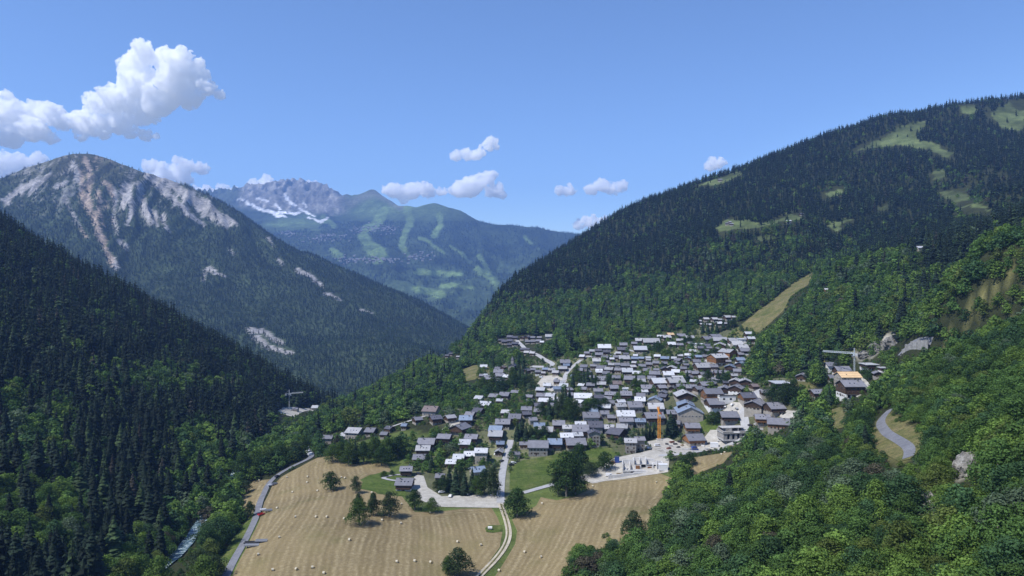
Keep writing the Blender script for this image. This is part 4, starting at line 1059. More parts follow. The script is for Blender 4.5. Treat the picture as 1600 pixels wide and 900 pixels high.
# ------------------------------------------------------------------ mesh builder
class MB:
    def __init__(self): self.v = []; self.f = []; self.mi = []
    def face(self, pts, mi=0):
        i = len(self.v); self.v += [tuple(p) for p in pts]; self.f.append(tuple(range(i, i + len(pts)))); self.mi.append(mi)
    def box(self, x0, x1, y0, y1, z0, z1, mi=0):
        c = [(x0, y0, z0), (x1, y0, z0), (x1, y1, z0), (x0, y1, z0), (x0, y0, z1), (x1, y0, z1), (x1, y1, z1), (x0, y1, z1)]
        i = len(self.v); self.v += c
        for q in ((0, 3, 2, 1), (4, 5, 6, 7), (0, 1, 5, 4), (1, 2, 6, 5), (2, 3, 7, 6), (3, 0, 4, 7)):
            self.f.append(tuple(i + a for a in q)); self.mi.append(mi)
    def bar(self, a, b, w, mi=0):
        a = Vector(a); b = Vector(b); d = (b - a).normalized(); x = d.orthogonal().normalized() * w; y = d.cross(x).normalized() * w
        i = len(self.v)
        for p in (a, b):
            for s, t in ((-1, -1), (1, -1), (1, 1), (-1, 1)): self.v.append(tuple(p + x * s + y * t))
        for q in ((0, 3, 2, 1), (4, 5, 6, 7), (0, 1, 5, 4), (1, 2, 6, 5), (2, 3, 7, 6), (3, 0, 4, 7)):
            self.f.append(tuple(i + a_ for a_ in q)); self.mi.append(mi)
    def cyl(self, p0, p1, r0, r1, n=8, mi=0, cap=True):
        p0 = Vector(p0); p1 = Vector(p1); d = (p1 - p0).normalized(); x = d.orthogonal().normalized(); y = d.cross(x); i = len(self.v)
        for p, r in ((p0, r0), (p1, r1)):
            for k in range(n):
                c = 6.28318 * k / n; self.v.append(tuple(p + x * math.cos(c) * r + y * math.sin(c) * r))
        for k in range(n): self.f.append((i + k, i + (k + 1) % n, i + n + (k + 1) % n, i + n + k)); self.mi.append(mi)
        if cap:
            self.f.append(tuple(i + n + k for k in range(n))); self.mi.append(mi); self.f.append(tuple(i + n - 1 - k for k in range(n))); self.mi.append(mi)
    def mesh(self, name, mats):
        me = bpy.data.meshes.new(name); me.from_pydata(self.v, [], self.f)
        for m in mats: me.materials.append(m)
        me.polygons.foreach_set('material_index', self.mi); me.update()
        return me
    def build(self, name, mats, parent=None, loc=None, rotz=None):
        return link(name, self.mesh(name, mats), parent, None, loc, rotz)

# ------------------------------------------------------------------ house materials
def roof_mat(name, lo, hi, rough=.6, course=.35, spec=.35, seam=False):
    q = N(name)
    o = q.obj()
    f = q.noise(.35, 5, .65, o); g = q.noise(3.0, 3, .7, o)
    w = q.n('ShaderNodeTexWave', {'Vector': o, 'Scale': 1.0 / (course * 6.28), 'Distortion': .6 if not seam else 0.0, 'Detail': 1.0}, bands_direction='X' if seam else 'Z')
    c = q.ramp(f, [(.28, lo), (.72, hi)])
    c = q.mix(1.0, c, q.ramp(g, [(.3, (.8, .8, .8)), (.7, (1.18, 1.18, 1.18))]), 'MULTIPLY')
    c = q.mix(1.0, c, q.ramp(w.outputs['Fac'], [(0, (.78, .78, .78)), (.3, (1.02, 1.02, 1.02))]), 'MULTIPLY')
    rnd = q.n('ShaderNodeObjectInfo').outputs['Random']
    c = q.mix(1.0, c, q.ramp(rnd, [(0, (.78, .79, .8)), (1, (1.2, 1.19, 1.17))]), 'MULTIPLY')
    return q.done(c, rough, spec, w.outputs['Fac'], .04)
RF = {'g': roof_mat('slate_roofing', (.145, .145, .165), (.215, .215, .24)), 'd': roof_mat('dark_slate_roofing', (.07, .07, .085), (.115, .115, .14)),
      'b': roof_mat('blue_metal_roofing', (.15, .19, .26), (.23, .28, .36), .42, .6, .5, True), 'w': roof_mat('white_metal_roofing', (.42, .43, .45), (.58, .59, .61), .45, .6, .5, True),
      'l': roof_mat('pale_stone_roofing', (.29, .29, .30), (.42, .42, .43)), 't': roof_mat('new_timber_roofing', (.52, .36, .19), (.66, .47, .27), .8, .8), 'r': roof_mat('brown_roofing', (.13, .10, .095), (.19, .155, .145))}
RNAME = {'g': 'slate grey', 'd': 'dark slate', 'b': 'bluish metal', 'w': 'white', 'l': 'pale stone', 't': 'new pale timber', 'r': 'brown'}
def wood_mat(name, lo, hi):
    q = N(name)
    o = q.obj()
    w = q.n('ShaderNodeTexWave', {'Vector': o, 'Scale': .9, 'Distortion': 1.5, 'Detail': 2.0}, bands_direction='Z')
    c = q.ramp(q.math('ADD', q.math('MULTIPLY', w.outputs['Fac'], .4), q.noise(1.2, 5, .65, o)), [(.35, lo), (.95, hi)])
    rnd = q.n('ShaderNodeObjectInfo').outputs['Random']
    c = q.mix(1.0, c, q.ramp(rnd, [(0, (.75, .75, .75)), (1, (1.3, 1.25, 1.2))]), 'MULTIPLY')
    return q.done(c, .8, .2, w.outputs['Fac'], .03)
WD_K = wood_mat('dark_timber', (.035, .022, .015), (.085, .055, .038)); WD_O = wood_mat('orange_timber', (.15, .07, .028), (.27, .135, .055))
ST_S = flat('grey_stone', (.25, .24, .22), .35, .8); ST_E = flat('beige_render', (.34, .31, .26), .2, .4); ST_W = flat('white_render', (.70, .69, .66), .1, .4)
CONC = flat('raw_concrete', (.42, .415, .40), .2, .5); CONCW = flat('fresh_concrete', (.60, .59, .57), .15, .5)
GLASS = flat('window_glass', (.02, .025, .03), .2, .5, .12, .6); FRAME = flat('window_frame', (.25, .16, .09), .3, 1.0); FRAMEW = flat('white_window_frame', (.65, .64, .62), .1, 1.0)
CHIM = flat('chimney_render', (.38, .36, .33), .25, 1.0); METAL = flat('dark_metal', (.05, .05, .055), .2, 1.0, .4, .5)
WALLS = {'k': (ST_E, WD_K), 'o': (ST_E, WD_O), 's': (ST_S, ST_S), 'e': (ST_E, ST_E), 'w': (ST_W, ST_W), 'm': (ST_W, WD_K)}
WNAME = {'k': 'dark timber', 'o': 'orange timber', 's': 'grey stone', 'e': 'beige rendered', 'w': 'white rendered', 'm': 'half timbered'}

def win_mesh(w, h, white):
    b = MB()
    b.box(-w / 2, w / 2, -.08, .02, -h / 2, h / 2, 0)
    b.box(-w / 2 + .12, -.05, -.11, -.06, -h / 2 + .12, h / 2 - .12, 1); b.box(.05, w / 2 - .12, -.11, -.06, -h / 2 + .12, h / 2 - .12, 1)
    return b.mesh('window', [FRAMEW if white else FRAME, GLASS])
WIN = {(False, 0): win_mesh(1.25, 1.35, False), (True, 0): win_mesh(1.25, 1.35, True), (False, 1): win_mesh(2.0, 2.0, False), (True, 1): win_mesh(2.0, 2.0, True)}
DOOR = MB(); DOOR.box(-.55, .55, -.10, .02, 0, 2.1, 0); DOOR.box(-.35, .35, -.13, -.08, 1.2, 1.8, 1); DOOR = DOOR.mesh('door', [WD_K, GLASS])

def house(x, y, z, L, Wd, hw, rot, rc, wc, detail, zlow, kind='chalet', rnd=None, pitch=.40, seed=0):
    """ridge along local X; L, Wd roof size, hw eave height; zlow: how far the base goes down on a slope"""
    r = random.Random(seed)
    o = bpy.data.objects.new(kind, None); COL.objects.link(o); o.location = (x, y, z); o.rotation_euler = (0, 0, math.radians(rot))
    ov = .9 if L > 8 else .6
    l, w = L / 2 - ov, Wd / 2 - ov
    low, up = WALLS[wc]
    flatroof = pitch < .05
    zs = hw * (.36 if wc in 'kom' else .30)
    b = MB(); b.box(-l, l, -w, w, -zlow, zs)
    b.build('base_wall', [low], o)
    b = MB(); e = .07
    b.box(-l - e, l + e, -w - e, w + e, zs, hw)
    hr = hw + pitch * w
    if not flatroof:
        for sx_ in (-1, 1):
            xx = sx_ * (l + e); pts = [(xx, -w - e, hw), (xx, w + e, hw), (xx, 0, hr)]
            b.face(pts if sx_ > 0 else pts[::-1])
    b.build('upper_wall', [up], o)
    b = MB(); t = .32; W2 = Wd / 2
    if flatroof:
        b.box(-L / 2, L / 2, -W2, W2, hw, hw + .45); hr = hw + .45
    else:
        ze = hr - pitch * W2
        for s in (-1, 1):
            p = [(-L / 2, s * W2, ze), (L / 2, s * W2, ze), (L / 2, 0, hr), (-L / 2, 0, hr)]
            if s > 0: p = p[::-1]
            q = [(a, c, d + t) for a, c, d in p]
            b.face(q); b.face(p[::-1])
            for k in range(4):
                m = (k + 1) % 4
                if abs(p[k][1]) < .01 and abs(p[m][1]) < .01: continue
                b.face([p[k], p[m], q[m], q[k]])
        hr += t
        b.box(-L / 2 - .02, L / 2 + .02, -.22, .22, hr - .06, hr + .12)
    rf = b.build('roof', [RF[rc]], o)
    nch = 1 if detail < 2 else (2 if L > 15 else 1)
    if detail >= 1 and kind != 'barn':
        for k in range(nch):
            b = MB(); cx = r.uniform(-.3, .3) * L if nch == 1 else (k - .5) * L * .5; cy = r.choice((-1, 1)) * Wd * .14; zc_ = hr - pitch * abs(cy)
            b.box(cx - .45, cx + .45, cy - .4, cy + .4, zc_ - .7, zc_ + 1.1, 0); b.box(cx - .6, cx + .6, cy - .55, cy + .55, zc_ + 1.1, zc_ + 1.28, 1)
            b.build('chimney', [CHIM, METAL], rf)
        if detail >= 2 and not flatroof and r.random() < .6:
            for k in range(r.choice((1, 2, 2, 3))):
                cx = (k - .8) * L * .2; cy = -Wd * .25; zz = hr - pitch * abs(cy)
                b = MB()
                a0, a1 = cy - .5, cy + .5
                b.v = []; P4 = [(cx - .4, a0, zz - pitch * .5 + .08), (cx + .4, a0, zz - pitch * .5 + .08), (cx + .4, a1, zz + pitch * .5 + .08), (cx - .4, a1, zz + pitch * .5 + .08)]
                b.face(P4)
                for i_ in range(4):
                    m_ = (i_ + 1) % 4; b.face([tuple(np.array(P4[i_]) - (0, 0, .2)), tuple(np.array(P4[m_]) - (0, 0, .2)), P4[m_], P4[i_]])
                b.build('skylight', [GLASS], rf)
    if detail >= 1:
        white = wc in 'ew'
        fl = max(1, int(round(hw / 2.7)))
        def wrow(n, side, kmax):
            for f_ in range(fl if detail >= 2 else min(fl, 2)):
                for k in range(n):
                    zz = 1.5 + f_ * 2.7
                    if zz + .9 > hw + .2: continue
                    a = (k + .5) / n * 2 - 1
                    if r.random() < .12: continue
                    big = 1 if (detail >= 2 and r.random() < .22) else 0
                    ex = .0 if zz < zs else e
                    if side == 's': loc, rz = (a * l * .88, -w - ex, zz), 0
                    elif side == 'e': loc, rz = (l + ex, a * w * .85, zz), math.pi / 2
                    elif side == 'w': loc, rz = (-l - ex, a * w * .85, zz), -math.pi / 2
                    wo_ = bpy.data.objects.new('window', WIN[(white, big)]); COL.objects.link(wo_); wo_.parent = o; wo_.location = loc; wo_.rotation_euler = (0, 0, rz)
        n1 = max(2, int(L / 3.2)) if detail >= 2 else max(2, int(L / 5)); n2 = max(2, int(Wd / 3.2)) if detail >= 2 else 2
        wrow(n1, 's', 9); wrow(n2, 'e' if rot > 0 else 'e', 9)
        if rot > 30 or detail >= 2: wrow(n2, 'w', 9)
        if detail >= 2:
            d_ = bpy.data.objects.new('door', DOOR); COL.objects.link(d_); d_.parent = o; d_.location = (r.uniform(-.3, .3) * l, -w, 0)
            if wc in 'kom' and kind != 'barn':
                for side in (('s', 'w') if rot > 40 else ('s',)) if r.random() < .9 else ():
                    b = MB(); zb = zs + .15
                    if side == 's':
                        b.box(-l * .92, l * .92, -w - 1.5, -w - e - .01, zb - .16, zb); b.box(-l * .92, l * .92, -w - 1.52, -w - 1.42, zb + .12, zb + .98)
                        for k in range(3): b.box(-l * .9 + k * l * .88, -l * .9 + k * l * .88 + .16, -w - 1.5, -w - 1.34, -zlow * .4, zb - .16)
                    else:
                        b.box(-l - 1.5, -l - e - .01, -w * .9, w * .9, zb - .16, zb); b.box(-l - 1.52, -l - 1.42, -w * .9, w * .9, zb + .12, zb + .98)
                    b.build('balcony', [up if up is not ST_E else WD_K], o)
    return o

ZONES = [('at the lower left corner', lambda u, v: u < 700 and v > 686), ('above the roadside parking', lambda u, v: u < 770 and v >= 700), ('in the lower left quarter', lambda u, v: 705 < u < 830 and 655 <= v < 712),
         ('on the left outskirts', lambda u, v: u < 640 and v > 655), ('by the quarry', lambda u, v: u < 500 and v < 660), ('along the left lane', lambda u, v: u < 800 and 608 < v < 665),
         ('above the green meadow', lambda u, v: 796 < u < 960 and v >= 655), ('above the white building site', lambda u, v: 955 < u < 1012 and v >= 660), ('around the tree clump', lambda u, v: 800 <= u < 962 and v >= 600),
         ('in the dense centre', lambda u, v: 905 <= u < 1045 and 598 <= v < 662), ('right of the orange crane', lambda u, v: 1040 <= u < 1100 and v >= 608), ('along the pale bypass street', lambda u, v: 1100 <= u < 1235 and v >= 590),
         ('around the grey tower crane', lambda u, v: 1190 <= u < 1400 and v >= 560), ('in the hamlet up the pale lane', lambda u, v: 780 <= u < 862 and v < 560), ('in the tiny forest edge hamlet', lambda u, v: u < 720 and v < 562),
         ('beside the upper left clearing', lambda u, v: u < 882 and v < 608), ('in the ski run estate', lambda u, v: 1090 <= u < 1150 and v < 512), ('below the ski run', lambda u, v: 1090 <= u < 1180 and v < 590),
         ('in the rows under the forest', lambda u, v: 900 <= u < 1095 and 515 < v < 552), ('in the tight upper middle', lambda u, v: u < 1000 and v < 600), ('in the crowded upper centre', lambda u, v: u < 1112 and 550 <= v < 625), ('on a clearing high in the forest', lambda u, v: True)]
def zone_of(u, v):
    for nme, t in ZONES:
        if t(u, v): return nme
HINFO = []
hu = np.array([h[0] for h in HL]); hv_ = np.array([h[1] for h in HL])
hit0 = LAND.hit(hu, hv_ + np.array([h[2] for h in HL]) * .42)
big_names = {(752, 704): 'apartment_building', (1112, 612): 'apartment_building', (1121, 557): 'apartment_building', (1137, 549): 'apartment_building', (1324, 590): 'apartment_building', (1329, 604): 'apartment_building', (841, 695): 'barn', (1219, 596): 'workshop',
             (977, 647): 'village_hall', (911, 619): 'village_hall', (906, 627): 'village_hall', (1161, 529): 'lift_station', (1173, 528): 'lift_station', (1169, 521): 'lift_station', (1145, 531): 'lift_station', (555, 673): 'warehouse', (513, 683): 'warehouse', (801, 570): 'chapel'}
labs = {}
for (u, v, w, rot, rc, wc), p in zip(HL, hit0):
    if np.isnan(p[0]): continue
    Lm = w * p[1] / F
    kind = big_names.get((int(u), int(v)), 'house' if wc in 'sew' else 'chalet')
    detail = 2 if w >= 18 and p[1] < 760 else 1 if w >= 10 else 0
    if 40 < rot or rot < -40:
        Wd = Lm; L = Lm * random.uniform(.95, 1.25)
    else:
        L = Lm; L = Lm * .96; Wd = min(Lm * random.uniform(1.05, 1.3), 17 if Lm < 20 else 19)
    hw = {'apartment_building': 8.5, 'village_hall': 6, 'chapel': 8, 'barn': 6.0, 'lift_station': 6, 'warehouse': 5.5}.get(kind, 4.1 if Lm > 9 else 3.4)
    if (u, v) == (928, 675): hw = 10
    if (u, v) in ((985, 688), (999, 685)): hw = 8.5
    pitch = .03 if wc == 'w' and rc == 'w' or (u, v) in ((1358, 569), (1219, 596), (1379, 574)) else random.uniform(.38, .46)
    # the pixel is the roof's middle: find the foot under it
    q = None
    ys = np.linspace(max(200, p[1] * .7), p[1] * 1.35, 500); xs = (u - CX) / F * ys; zz = CAMZ - (v - VH) / F * ys - (hw + .5)
    g = H(xs, ys) - zz; k = np.where(g > 0)[0]
    yy = ys[k[0]] if len(k) else p[1]
    if (u, v) in ((1329, 604), (1324, 590)): yy = p[1]
    x, y = (u - CX) / F * yy, yy
    s = max(L, Wd) / 2
    hs = [float(H(x + a * s * .7, y + b_ * s * .7)) for a in (-1, 1) for b_ in (-1, 1)]
    z = float(np.mean(hs)); zl = z - min(hs) + 1.0
    zn = zone_of(u, v)
    HINFO.append([u, v, x, y, z, L, Wd, hw, rot, rc, wc, detail, zl, kind, pitch, zn])
    labs.setdefault((RNAME[rc], WNAME[wc], kind, zn), []).append(len(HINFO) - 1)
names = {}
for key, ids in labs.items():
    ids.sort(key=lambda i: HINFO[i][0])
    for k, i in enumerate(ids):
        s = '%s roofed %s %s %s' % (key[0], key[1], key[2].replace('_', ' '), key[3])
        if len(ids) > 1: s += ', %s from left' % ordinal(k)
        names[i] = s
for i, h_ in enumerate(HINFO):
    u, v, x, y, z, L, Wd, hw, rot, rc, wc, detail, zl, kind, pitch, zn = h_
    o = house(x, y, z, L, Wd, hw, rot, rc, wc, detail, zl, kind, pitch=pitch, seed=i)
    tag(o, names[i], kind.replace('_', ' '), 'houses of the village' if kind in ('chalet', 'house') else 'larger buildings of the village')
# bell turret of the chapel
ch = next(o for o in COL.objects if o.name.startswith('chapel'))
b = MB(); b.box(-1.6, 1.6, -1.6, 1.6, 6.0, 14.0, 0); b.build('tower', [ST_S], ch)
b = MB()
for k in range(4):
    a0, a1 = math.pi / 4 + k * math.pi / 2, math.pi / 4 + (k + 1) * math.pi / 2; r_ = 2.7
    b.face([(math.cos(a0) * r_, math.sin(a0) * r_, 14), (math.cos(a1) * r_, math.sin(a1) * r_, 14), (0, 0, 18.5)])
b.build('spire', [RF['d']], ch)

# ------------------------------------------------------------------ garden bushes and yard clutter between the houses
HP = np.array([(h_[2], h_[3], max(h_[5], h_[6]) * .62) for h_ in HINFO])
gx_, gy_ = jitter_grid(-150, 330, 520, 1000, 5.2)
gz_ = H(gx_, gy_)
roadpts = np.concatenate([q for q in ROADQ.values()])
k = inside(W_VIL, gx_, gy_)
for yd in YARDS: k &= ~inside(wpoly(yd), gx_, gy_)
for yd in (MEADOW_A, LAWN_B, LAWN_A): k &= ~inside(wpoly(yd), gx_, gy_)
gx_, gy_, gz_ = gx_[k], gy_[k], gz_[k]
d1 = np.min(np.hypot(gx_[:, None] - HP[None, :, 0], gy_[:, None] - HP[None, :, 1]) - HP[None, :, 2], 1)
d2 = np.min(np.hypot(gx_[:, None] - roadpts[None, :, 0], gy_[:, None] - roadpts[None, :, 1]), 1)
k = (d1 > -.4) & (d2 > 4.0) & (rng.random(len(gx_)) < .8)
gx_, gy_, gz_ = gx_[k], gy_[k], gz_[k]
hh = rng.uniform(1.6, 4.6, len(gx_)) + 4.5 * (rng.random(len(gx_)) < np.where(gx_ < 0, .34, .16)); tt = np.array([tint_of(a, b_, False, False, False, rt) for a, b_ in zip(gx_, gy_)])
forest('garden_shrubbery', gx_, gy_, gz_, hh, tt, hh * rng.uniform(1.0, 1.7, len(gx_)), BROAD_FAR, 500)
print('houses', len(HINFO))
# ------------------------------------------------------------------ hay bales
def put(u, v): return LAND.hit(u, v)[0]
STRAW = N('baled_straw'); _o = STRAW.obj()
_w = STRAW.n('ShaderNodeTexWave', {'Vector': _o, 'Scale': 3.0, 'Distortion': 4.0, 'Detail': 3.0}, wave_type='RINGS', rings_direction='X')
STRAW = STRAW.done(STRAW.ramp(_w.outputs['Fac'], [(0, (.36, .28, .15)), (1, (.50, .41, .25))]), .95, .1)
WRAP = flat('bale_wrap', (.50, .46, .36), .1, 1.0, .5)
bb = MB(); R_ = .64
bb.cyl((-.62, 0, R_ - .05), (.62, 0, R_ - .05), R_, R_, 16, 0)
BALE = bb.mesh('bale', [STRAW])
bb = MB(); bb.cyl((-.45, 0, R_ - .05), (.45, 0, R_ - .05), R_ + .025, R_ + .025, 16, 0, False); NET = bb.mesh('bale_net', [WRAP])
BALES = [(500, 713), (448, 747), (481, 746), (480, 755), (533, 747), (539, 748), (457, 770), (496, 768), (581, 771), (433, 795), (461, 809), (494, 809), (511, 809), (538, 812), (597, 814), (626, 819), (436, 841), (546, 845), (403, 868), (426, 892), (463, 891), (488, 888), (506, 897),
         (620, 879), (648, 878), (673, 880), (672, 802), (627, 789), (715, 848), (751, 853), (820, 864), (847, 788), (926, 761), (780, 893), (845, 872), (1025, 755), (1127, 711), (1132, 708), (405, 752)]
def row(v): return 0 if v < 780 else 1 if v < 830 else 2 if v < 870 else 3
rows = {}
for u, v in BALES:
    f = 'small bypass field' if u > 1050 else 'right hay field' if u > 762 and not (765 < u < 781 and v < 880) else 'left hay field'
    rows.setdefault((f, row(v)), []).append((u, v))
RN = ['top', 'upper middle', 'lower middle', 'bottom']
for (f, r_), L_ in rows.items():
    L_.sort()
    for k, (u, v) in enumerate(L_):
        p = put(u, v)
        o = bpy.data.objects.new('hay_bale', BALE); COL.objects.link(o); o.location = p; o.rotation_euler = (0, 0, random.uniform(-.7, .7))
        n_ = bpy.data.objects.new('net_wrap', NET); COL.objects.link(n_); n_.parent = o
        lab = 'round straw bale in the %s of the %s' % (RN[r_] + (' band' if len(L_) > 1 else ''), f)
        if len(L_) > 1: lab += ', %s from left' % ordinal(k)
        tag(o, lab, 'hay bale', 'round bales on the mown fields')

# ------------------------------------------------------------------ cars
def paint(name, c): return flat(name, c, .04, .5, .25, .5)
PAINT = {'white': paint('white_paint', (.75, .75, .75)), 'black': paint('black_paint', (.03, .03, .035)), 'red': paint('red_paint', (.45, .03, .03)), 'blue': paint('blue_paint', (.03, .07, .28)), 'grey': paint('grey_paint', (.3, .31, .33))}
TYRE = flat('tyre', (.02, .02, .02), .2, 3.0)
def prism(profile, w, taper=0.0):
    b = MB(); n = len(profile)
    A = [(x, -w * (1 - (taper if z > 1.0 else 0)), z) for x, z in profile]; B_ = [(x, w * (1 - (taper if z > 1.0 else 0)), z) for x, z in profile]
    b.face(A); b.face(B_[::-1])
    for i in range(n):
        j = (i + 1) % n; b.face([A[j], A[i], B_[i], B_[j]])
    return b
CARM = {}
for nm, m in PAINT.items():
    CARM[nm] = prism([(-2.1, .35), (2.1, .35), (2.15, .75), (1.3, .95), (.55, 1.42), (-1.25, 1.45), (-2.0, 1.0), (-2.15, .7)], .88, .12).mesh('body', [m])
    CARM[nm + 'v'] = prism([(-2.5, .35), (2.4, .35), (2.5, .95), (1.9, 1.15), (1.45, 2.0), (-2.5, 2.1)], .98, .05).mesh('body', [m])
GL = prism([(1.16, 1.0), (.56, 1.36), (-1.2, 1.38), (-1.85, 1.02)], .90, .115).mesh('glazing', [GLASS])
GLV = prism([(1.86, 1.2), (1.46, 1.85), (.5, 1.85), (.5, 1.2)], 1.0, .05).mesh('glazing', [GLASS])
wb_ = MB(); wb_.cyl((0, -.11, 0), (0, .11, 0), .33, .33, 10); WHEEL = wb_.mesh('wheel', [TYRE])
def car(u, v, deg, col, lab, van=False):
    p = put(u, v)
    o = bpy.data.objects.new('parked_van' if van else 'parked_car', None); COL.objects.link(o)
    o.location = (p[0], p[1], p[2] + .38); o.rotation_euler = (0, 0, math.radians(deg))
    for nm, me in (('body', CARM[col + ('v' if van else '')]), ('glazing', GLV if van else GL)):
        c = bpy.data.objects.new(nm, me); COL.objects.link(c); c.parent = o
    for a in (-1.35, 1.35):
        for s in (-.85, .85):
            c = bpy.data.objects.new('wheel', WHEEL); COL.objects.link(c); c.parent = o; c.location = (a, s, .33)
    tag(o, lab, 'van' if van else 'car', 'vehicles parked about the village')
for a in ((704, 777, 80, 'white', 'white car parked in the roadside strip, left of two'), (731, 774, 75, 'white', 'white car parked in the roadside strip by the garden, right of two'), (784, 722, 60, 'black', 'dark car on the street beside the small gable house'),
          (776, 712, 20, 'white', 'white car in front of the small pale gable house'), (799, 728, 15, 'black', 'dark car at the corner of the green meadow'), (802, 725, 20, 'white', 'white car beside the dark one at the meadow corner'),
          (1009, 694, 15, 'white', 'white car parked left below the orange crane'), (1012, 699, 20, 'grey', 'grey car parked below the orange crane'), (1015, 702, 30, 'white', 'white car nearest the raw concrete walls below the crane'), (1133, 637, 60, 'white', 'white car on the square by the white block'),
          (1145, 634, 30, 'white', 'white car in the middle of the pale square'), (1151, 640, 90, 'grey', 'grey car by the bend of the pale street'), (1222, 644, 10, 'black', 'dark car on the forecourt, right of the chalets'), (1225, 647, 10, 'black', 'second dark car on the forecourt, in front'),
          (654, 742, 10, 'black', 'dark car by the trees at the road end'), (690, 771, 20, 'white', 'white car under the trees beside the parking strip'), (741, 661, 15, 'black', 'dark car on the small parking place of the left quarter'), (936, 655, 0, 'red', 'red car in the courtyard of the old row'),
          (926, 661, 10, 'white', 'white car in the courtyard left of the red one'), (1106, 573, 60, 'white', 'white car on the street before the long apartment house'), (1110, 578, 60, 'white', 'white car further down the station street'), (1120, 583, 50, 'grey', 'grey car at the bottom of the station street'),
          (1172, 666, 120, 'black', 'dark car beside the brown gabled chalet'), (433, 746, 70, 'black', 'dark car parked at the bend of the grey lane')): car(*a)
for a in ((952, 745, -15, 'white', 'white van parked on the gravel at the building site', True), (482, 708, 60, 'white', 'white van at the far end of the lane, left', True), (485, 712, 62, 'white', 'white van at the far end of the lane, right', True), (1027, 698, 20, 'white', 'white van under the orange crane', True),
          (1085, 702, 30, 'blue', 'blue van in front of the orange timber chalet', True), (846, 591, 10, 'white', 'white van at the sandy clearing', True), (869, 594, 20, 'white', 'white van beside the dark car of the clearing', True)): car(*a)

# ------------------------------------------------------------------ tower cranes
def crane(u, v, height, deg, jib, cj, col, label, wid=.9):
    p = put(u, v)
    m = flat(col[0], col[1], .12, 1.0, .5, .4)
    o = bpy.data.objects.new('tower_crane', None); COL.objects.link(o); o.location = p
    b = MB(); b.box(-2.2, 2.2, -2.2, 2.2, -.4, .7); b.build('foundation', [CONC], o)
    b = MB(); w = wid; t = .10 * wid / .9
    for sx_ in (-w, w):
        for sy_ in (-w, w): b.bar((sx_, sy_, .7), (sx_, sy_, height), t)
    n = int(height / (2.2 * w)); s = (height - .7) / n
    for i in range(n):
        z0, z1 = .7 + i * s, .7 + (i + 1) * s
        for k, (ax, ay, bx, by) in enumerate(((-w, -w, w, -w), (w, -w, w, w), (w, w, -w, w), (-w, w, -w, -w))):
            if (i + k) % 2: ax, ay, bx, by = bx, by, ax, ay
            b.bar((ax, ay, z0), (bx, by, z1), t * .75); b.bar((ax, ay, z1), (bx, by, z1), t * .6)
    b.build('mast', [m], o)
    top = bpy.data.objects.new('slewing_top', None)
    rz = math.radians(deg)
    b = MB(); b.cyl((0, 0, height), (0, 0, height + 1.2), 1.2, 1.2, 10); b.bar((0, 0, height + 1), (0, 0, height + 6.5), .35)
    hd = b.build('tower_head', [m], o, rotz=rz)
    b = MB(); zj = height + 1.6; q = .55
    for yy in (-q, q): b.bar((0, yy, zj), (jib, yy, zj), .14)
    b.bar((0, 0, zj + 1.15), (jib, 0, zj + 1.0), .14)
    n = int(jib / 1.7)
    for i in range(n):
        x0, x1 = i * jib / n, (i + 1) * jib / n
        for yy in (-q, q): b.bar((x0, yy, zj), ((x0 + x1) / 2, 0, zj + 1.1), .07); b.bar(((x0 + x1) / 2, 0, zj + 1.1), (x1, yy, zj), .07)
    b.build('jib', [m], o, rotz=rz)
    b = MB(); b.box(-cj, 0, -.6, .6, zj - .1, zj + .25); b.build('counter_jib', [m], o, rotz=rz)
    b = MB(); b.box(-cj, -cj + 2.2, -.9, .9, zj - 2.0, zj - .1); b.build('counterweight', [CONC], o, rotz=rz)
    b = MB(); b.bar((0, 0, height + 6.4), (jib * .62, 0, zj + 1.1), .06); b.bar((0, 0, height + 6.4), (-cj + .5, 0, zj + .2), .06); b.build('tie_rod', [METAL], o, rotz=rz)
    b = MB(); b.box(.8, 2.4, -1.9, -.6, height - .6, height + 1.5, 0); b.box(1.4, 2.45, -1.95, -.55, height + .1, height + 1.2, 1); b.build('cab', [PAINT['red'] if 'orange' in col[0] else PAINT['white'], GLASS], o, rotz=rz)
    b = MB(); b.bar((jib * .55, 0, zj - 9), (jib * .55, 0, zj), .05); b.box(jib * .55 - .3, jib * .55 + .3, -.3, .3, zj - 9.8, zj - 9); b.build('hook_line', [METAL], o, rotz=rz)
    tag(o, label, 'crane'); return o
crane(1030, 687, 20.5, 82, 22, 7, ('orange_crane_paint', (.62, .25, .02)), 'orange tower crane rising from the building site', .95)
crane(1335, 591, 19, 137, 26, 3, ('light_grey_crane_paint', (.45, .50, .52)), 'pale grey tower crane beside the new timber roof', .42)
crane(452, 641, 19, 28, 17, 5, ('weathered_crane_paint', (.35, .37, .38)), 'thin grey tower crane at the quarry in the left valley', .5)

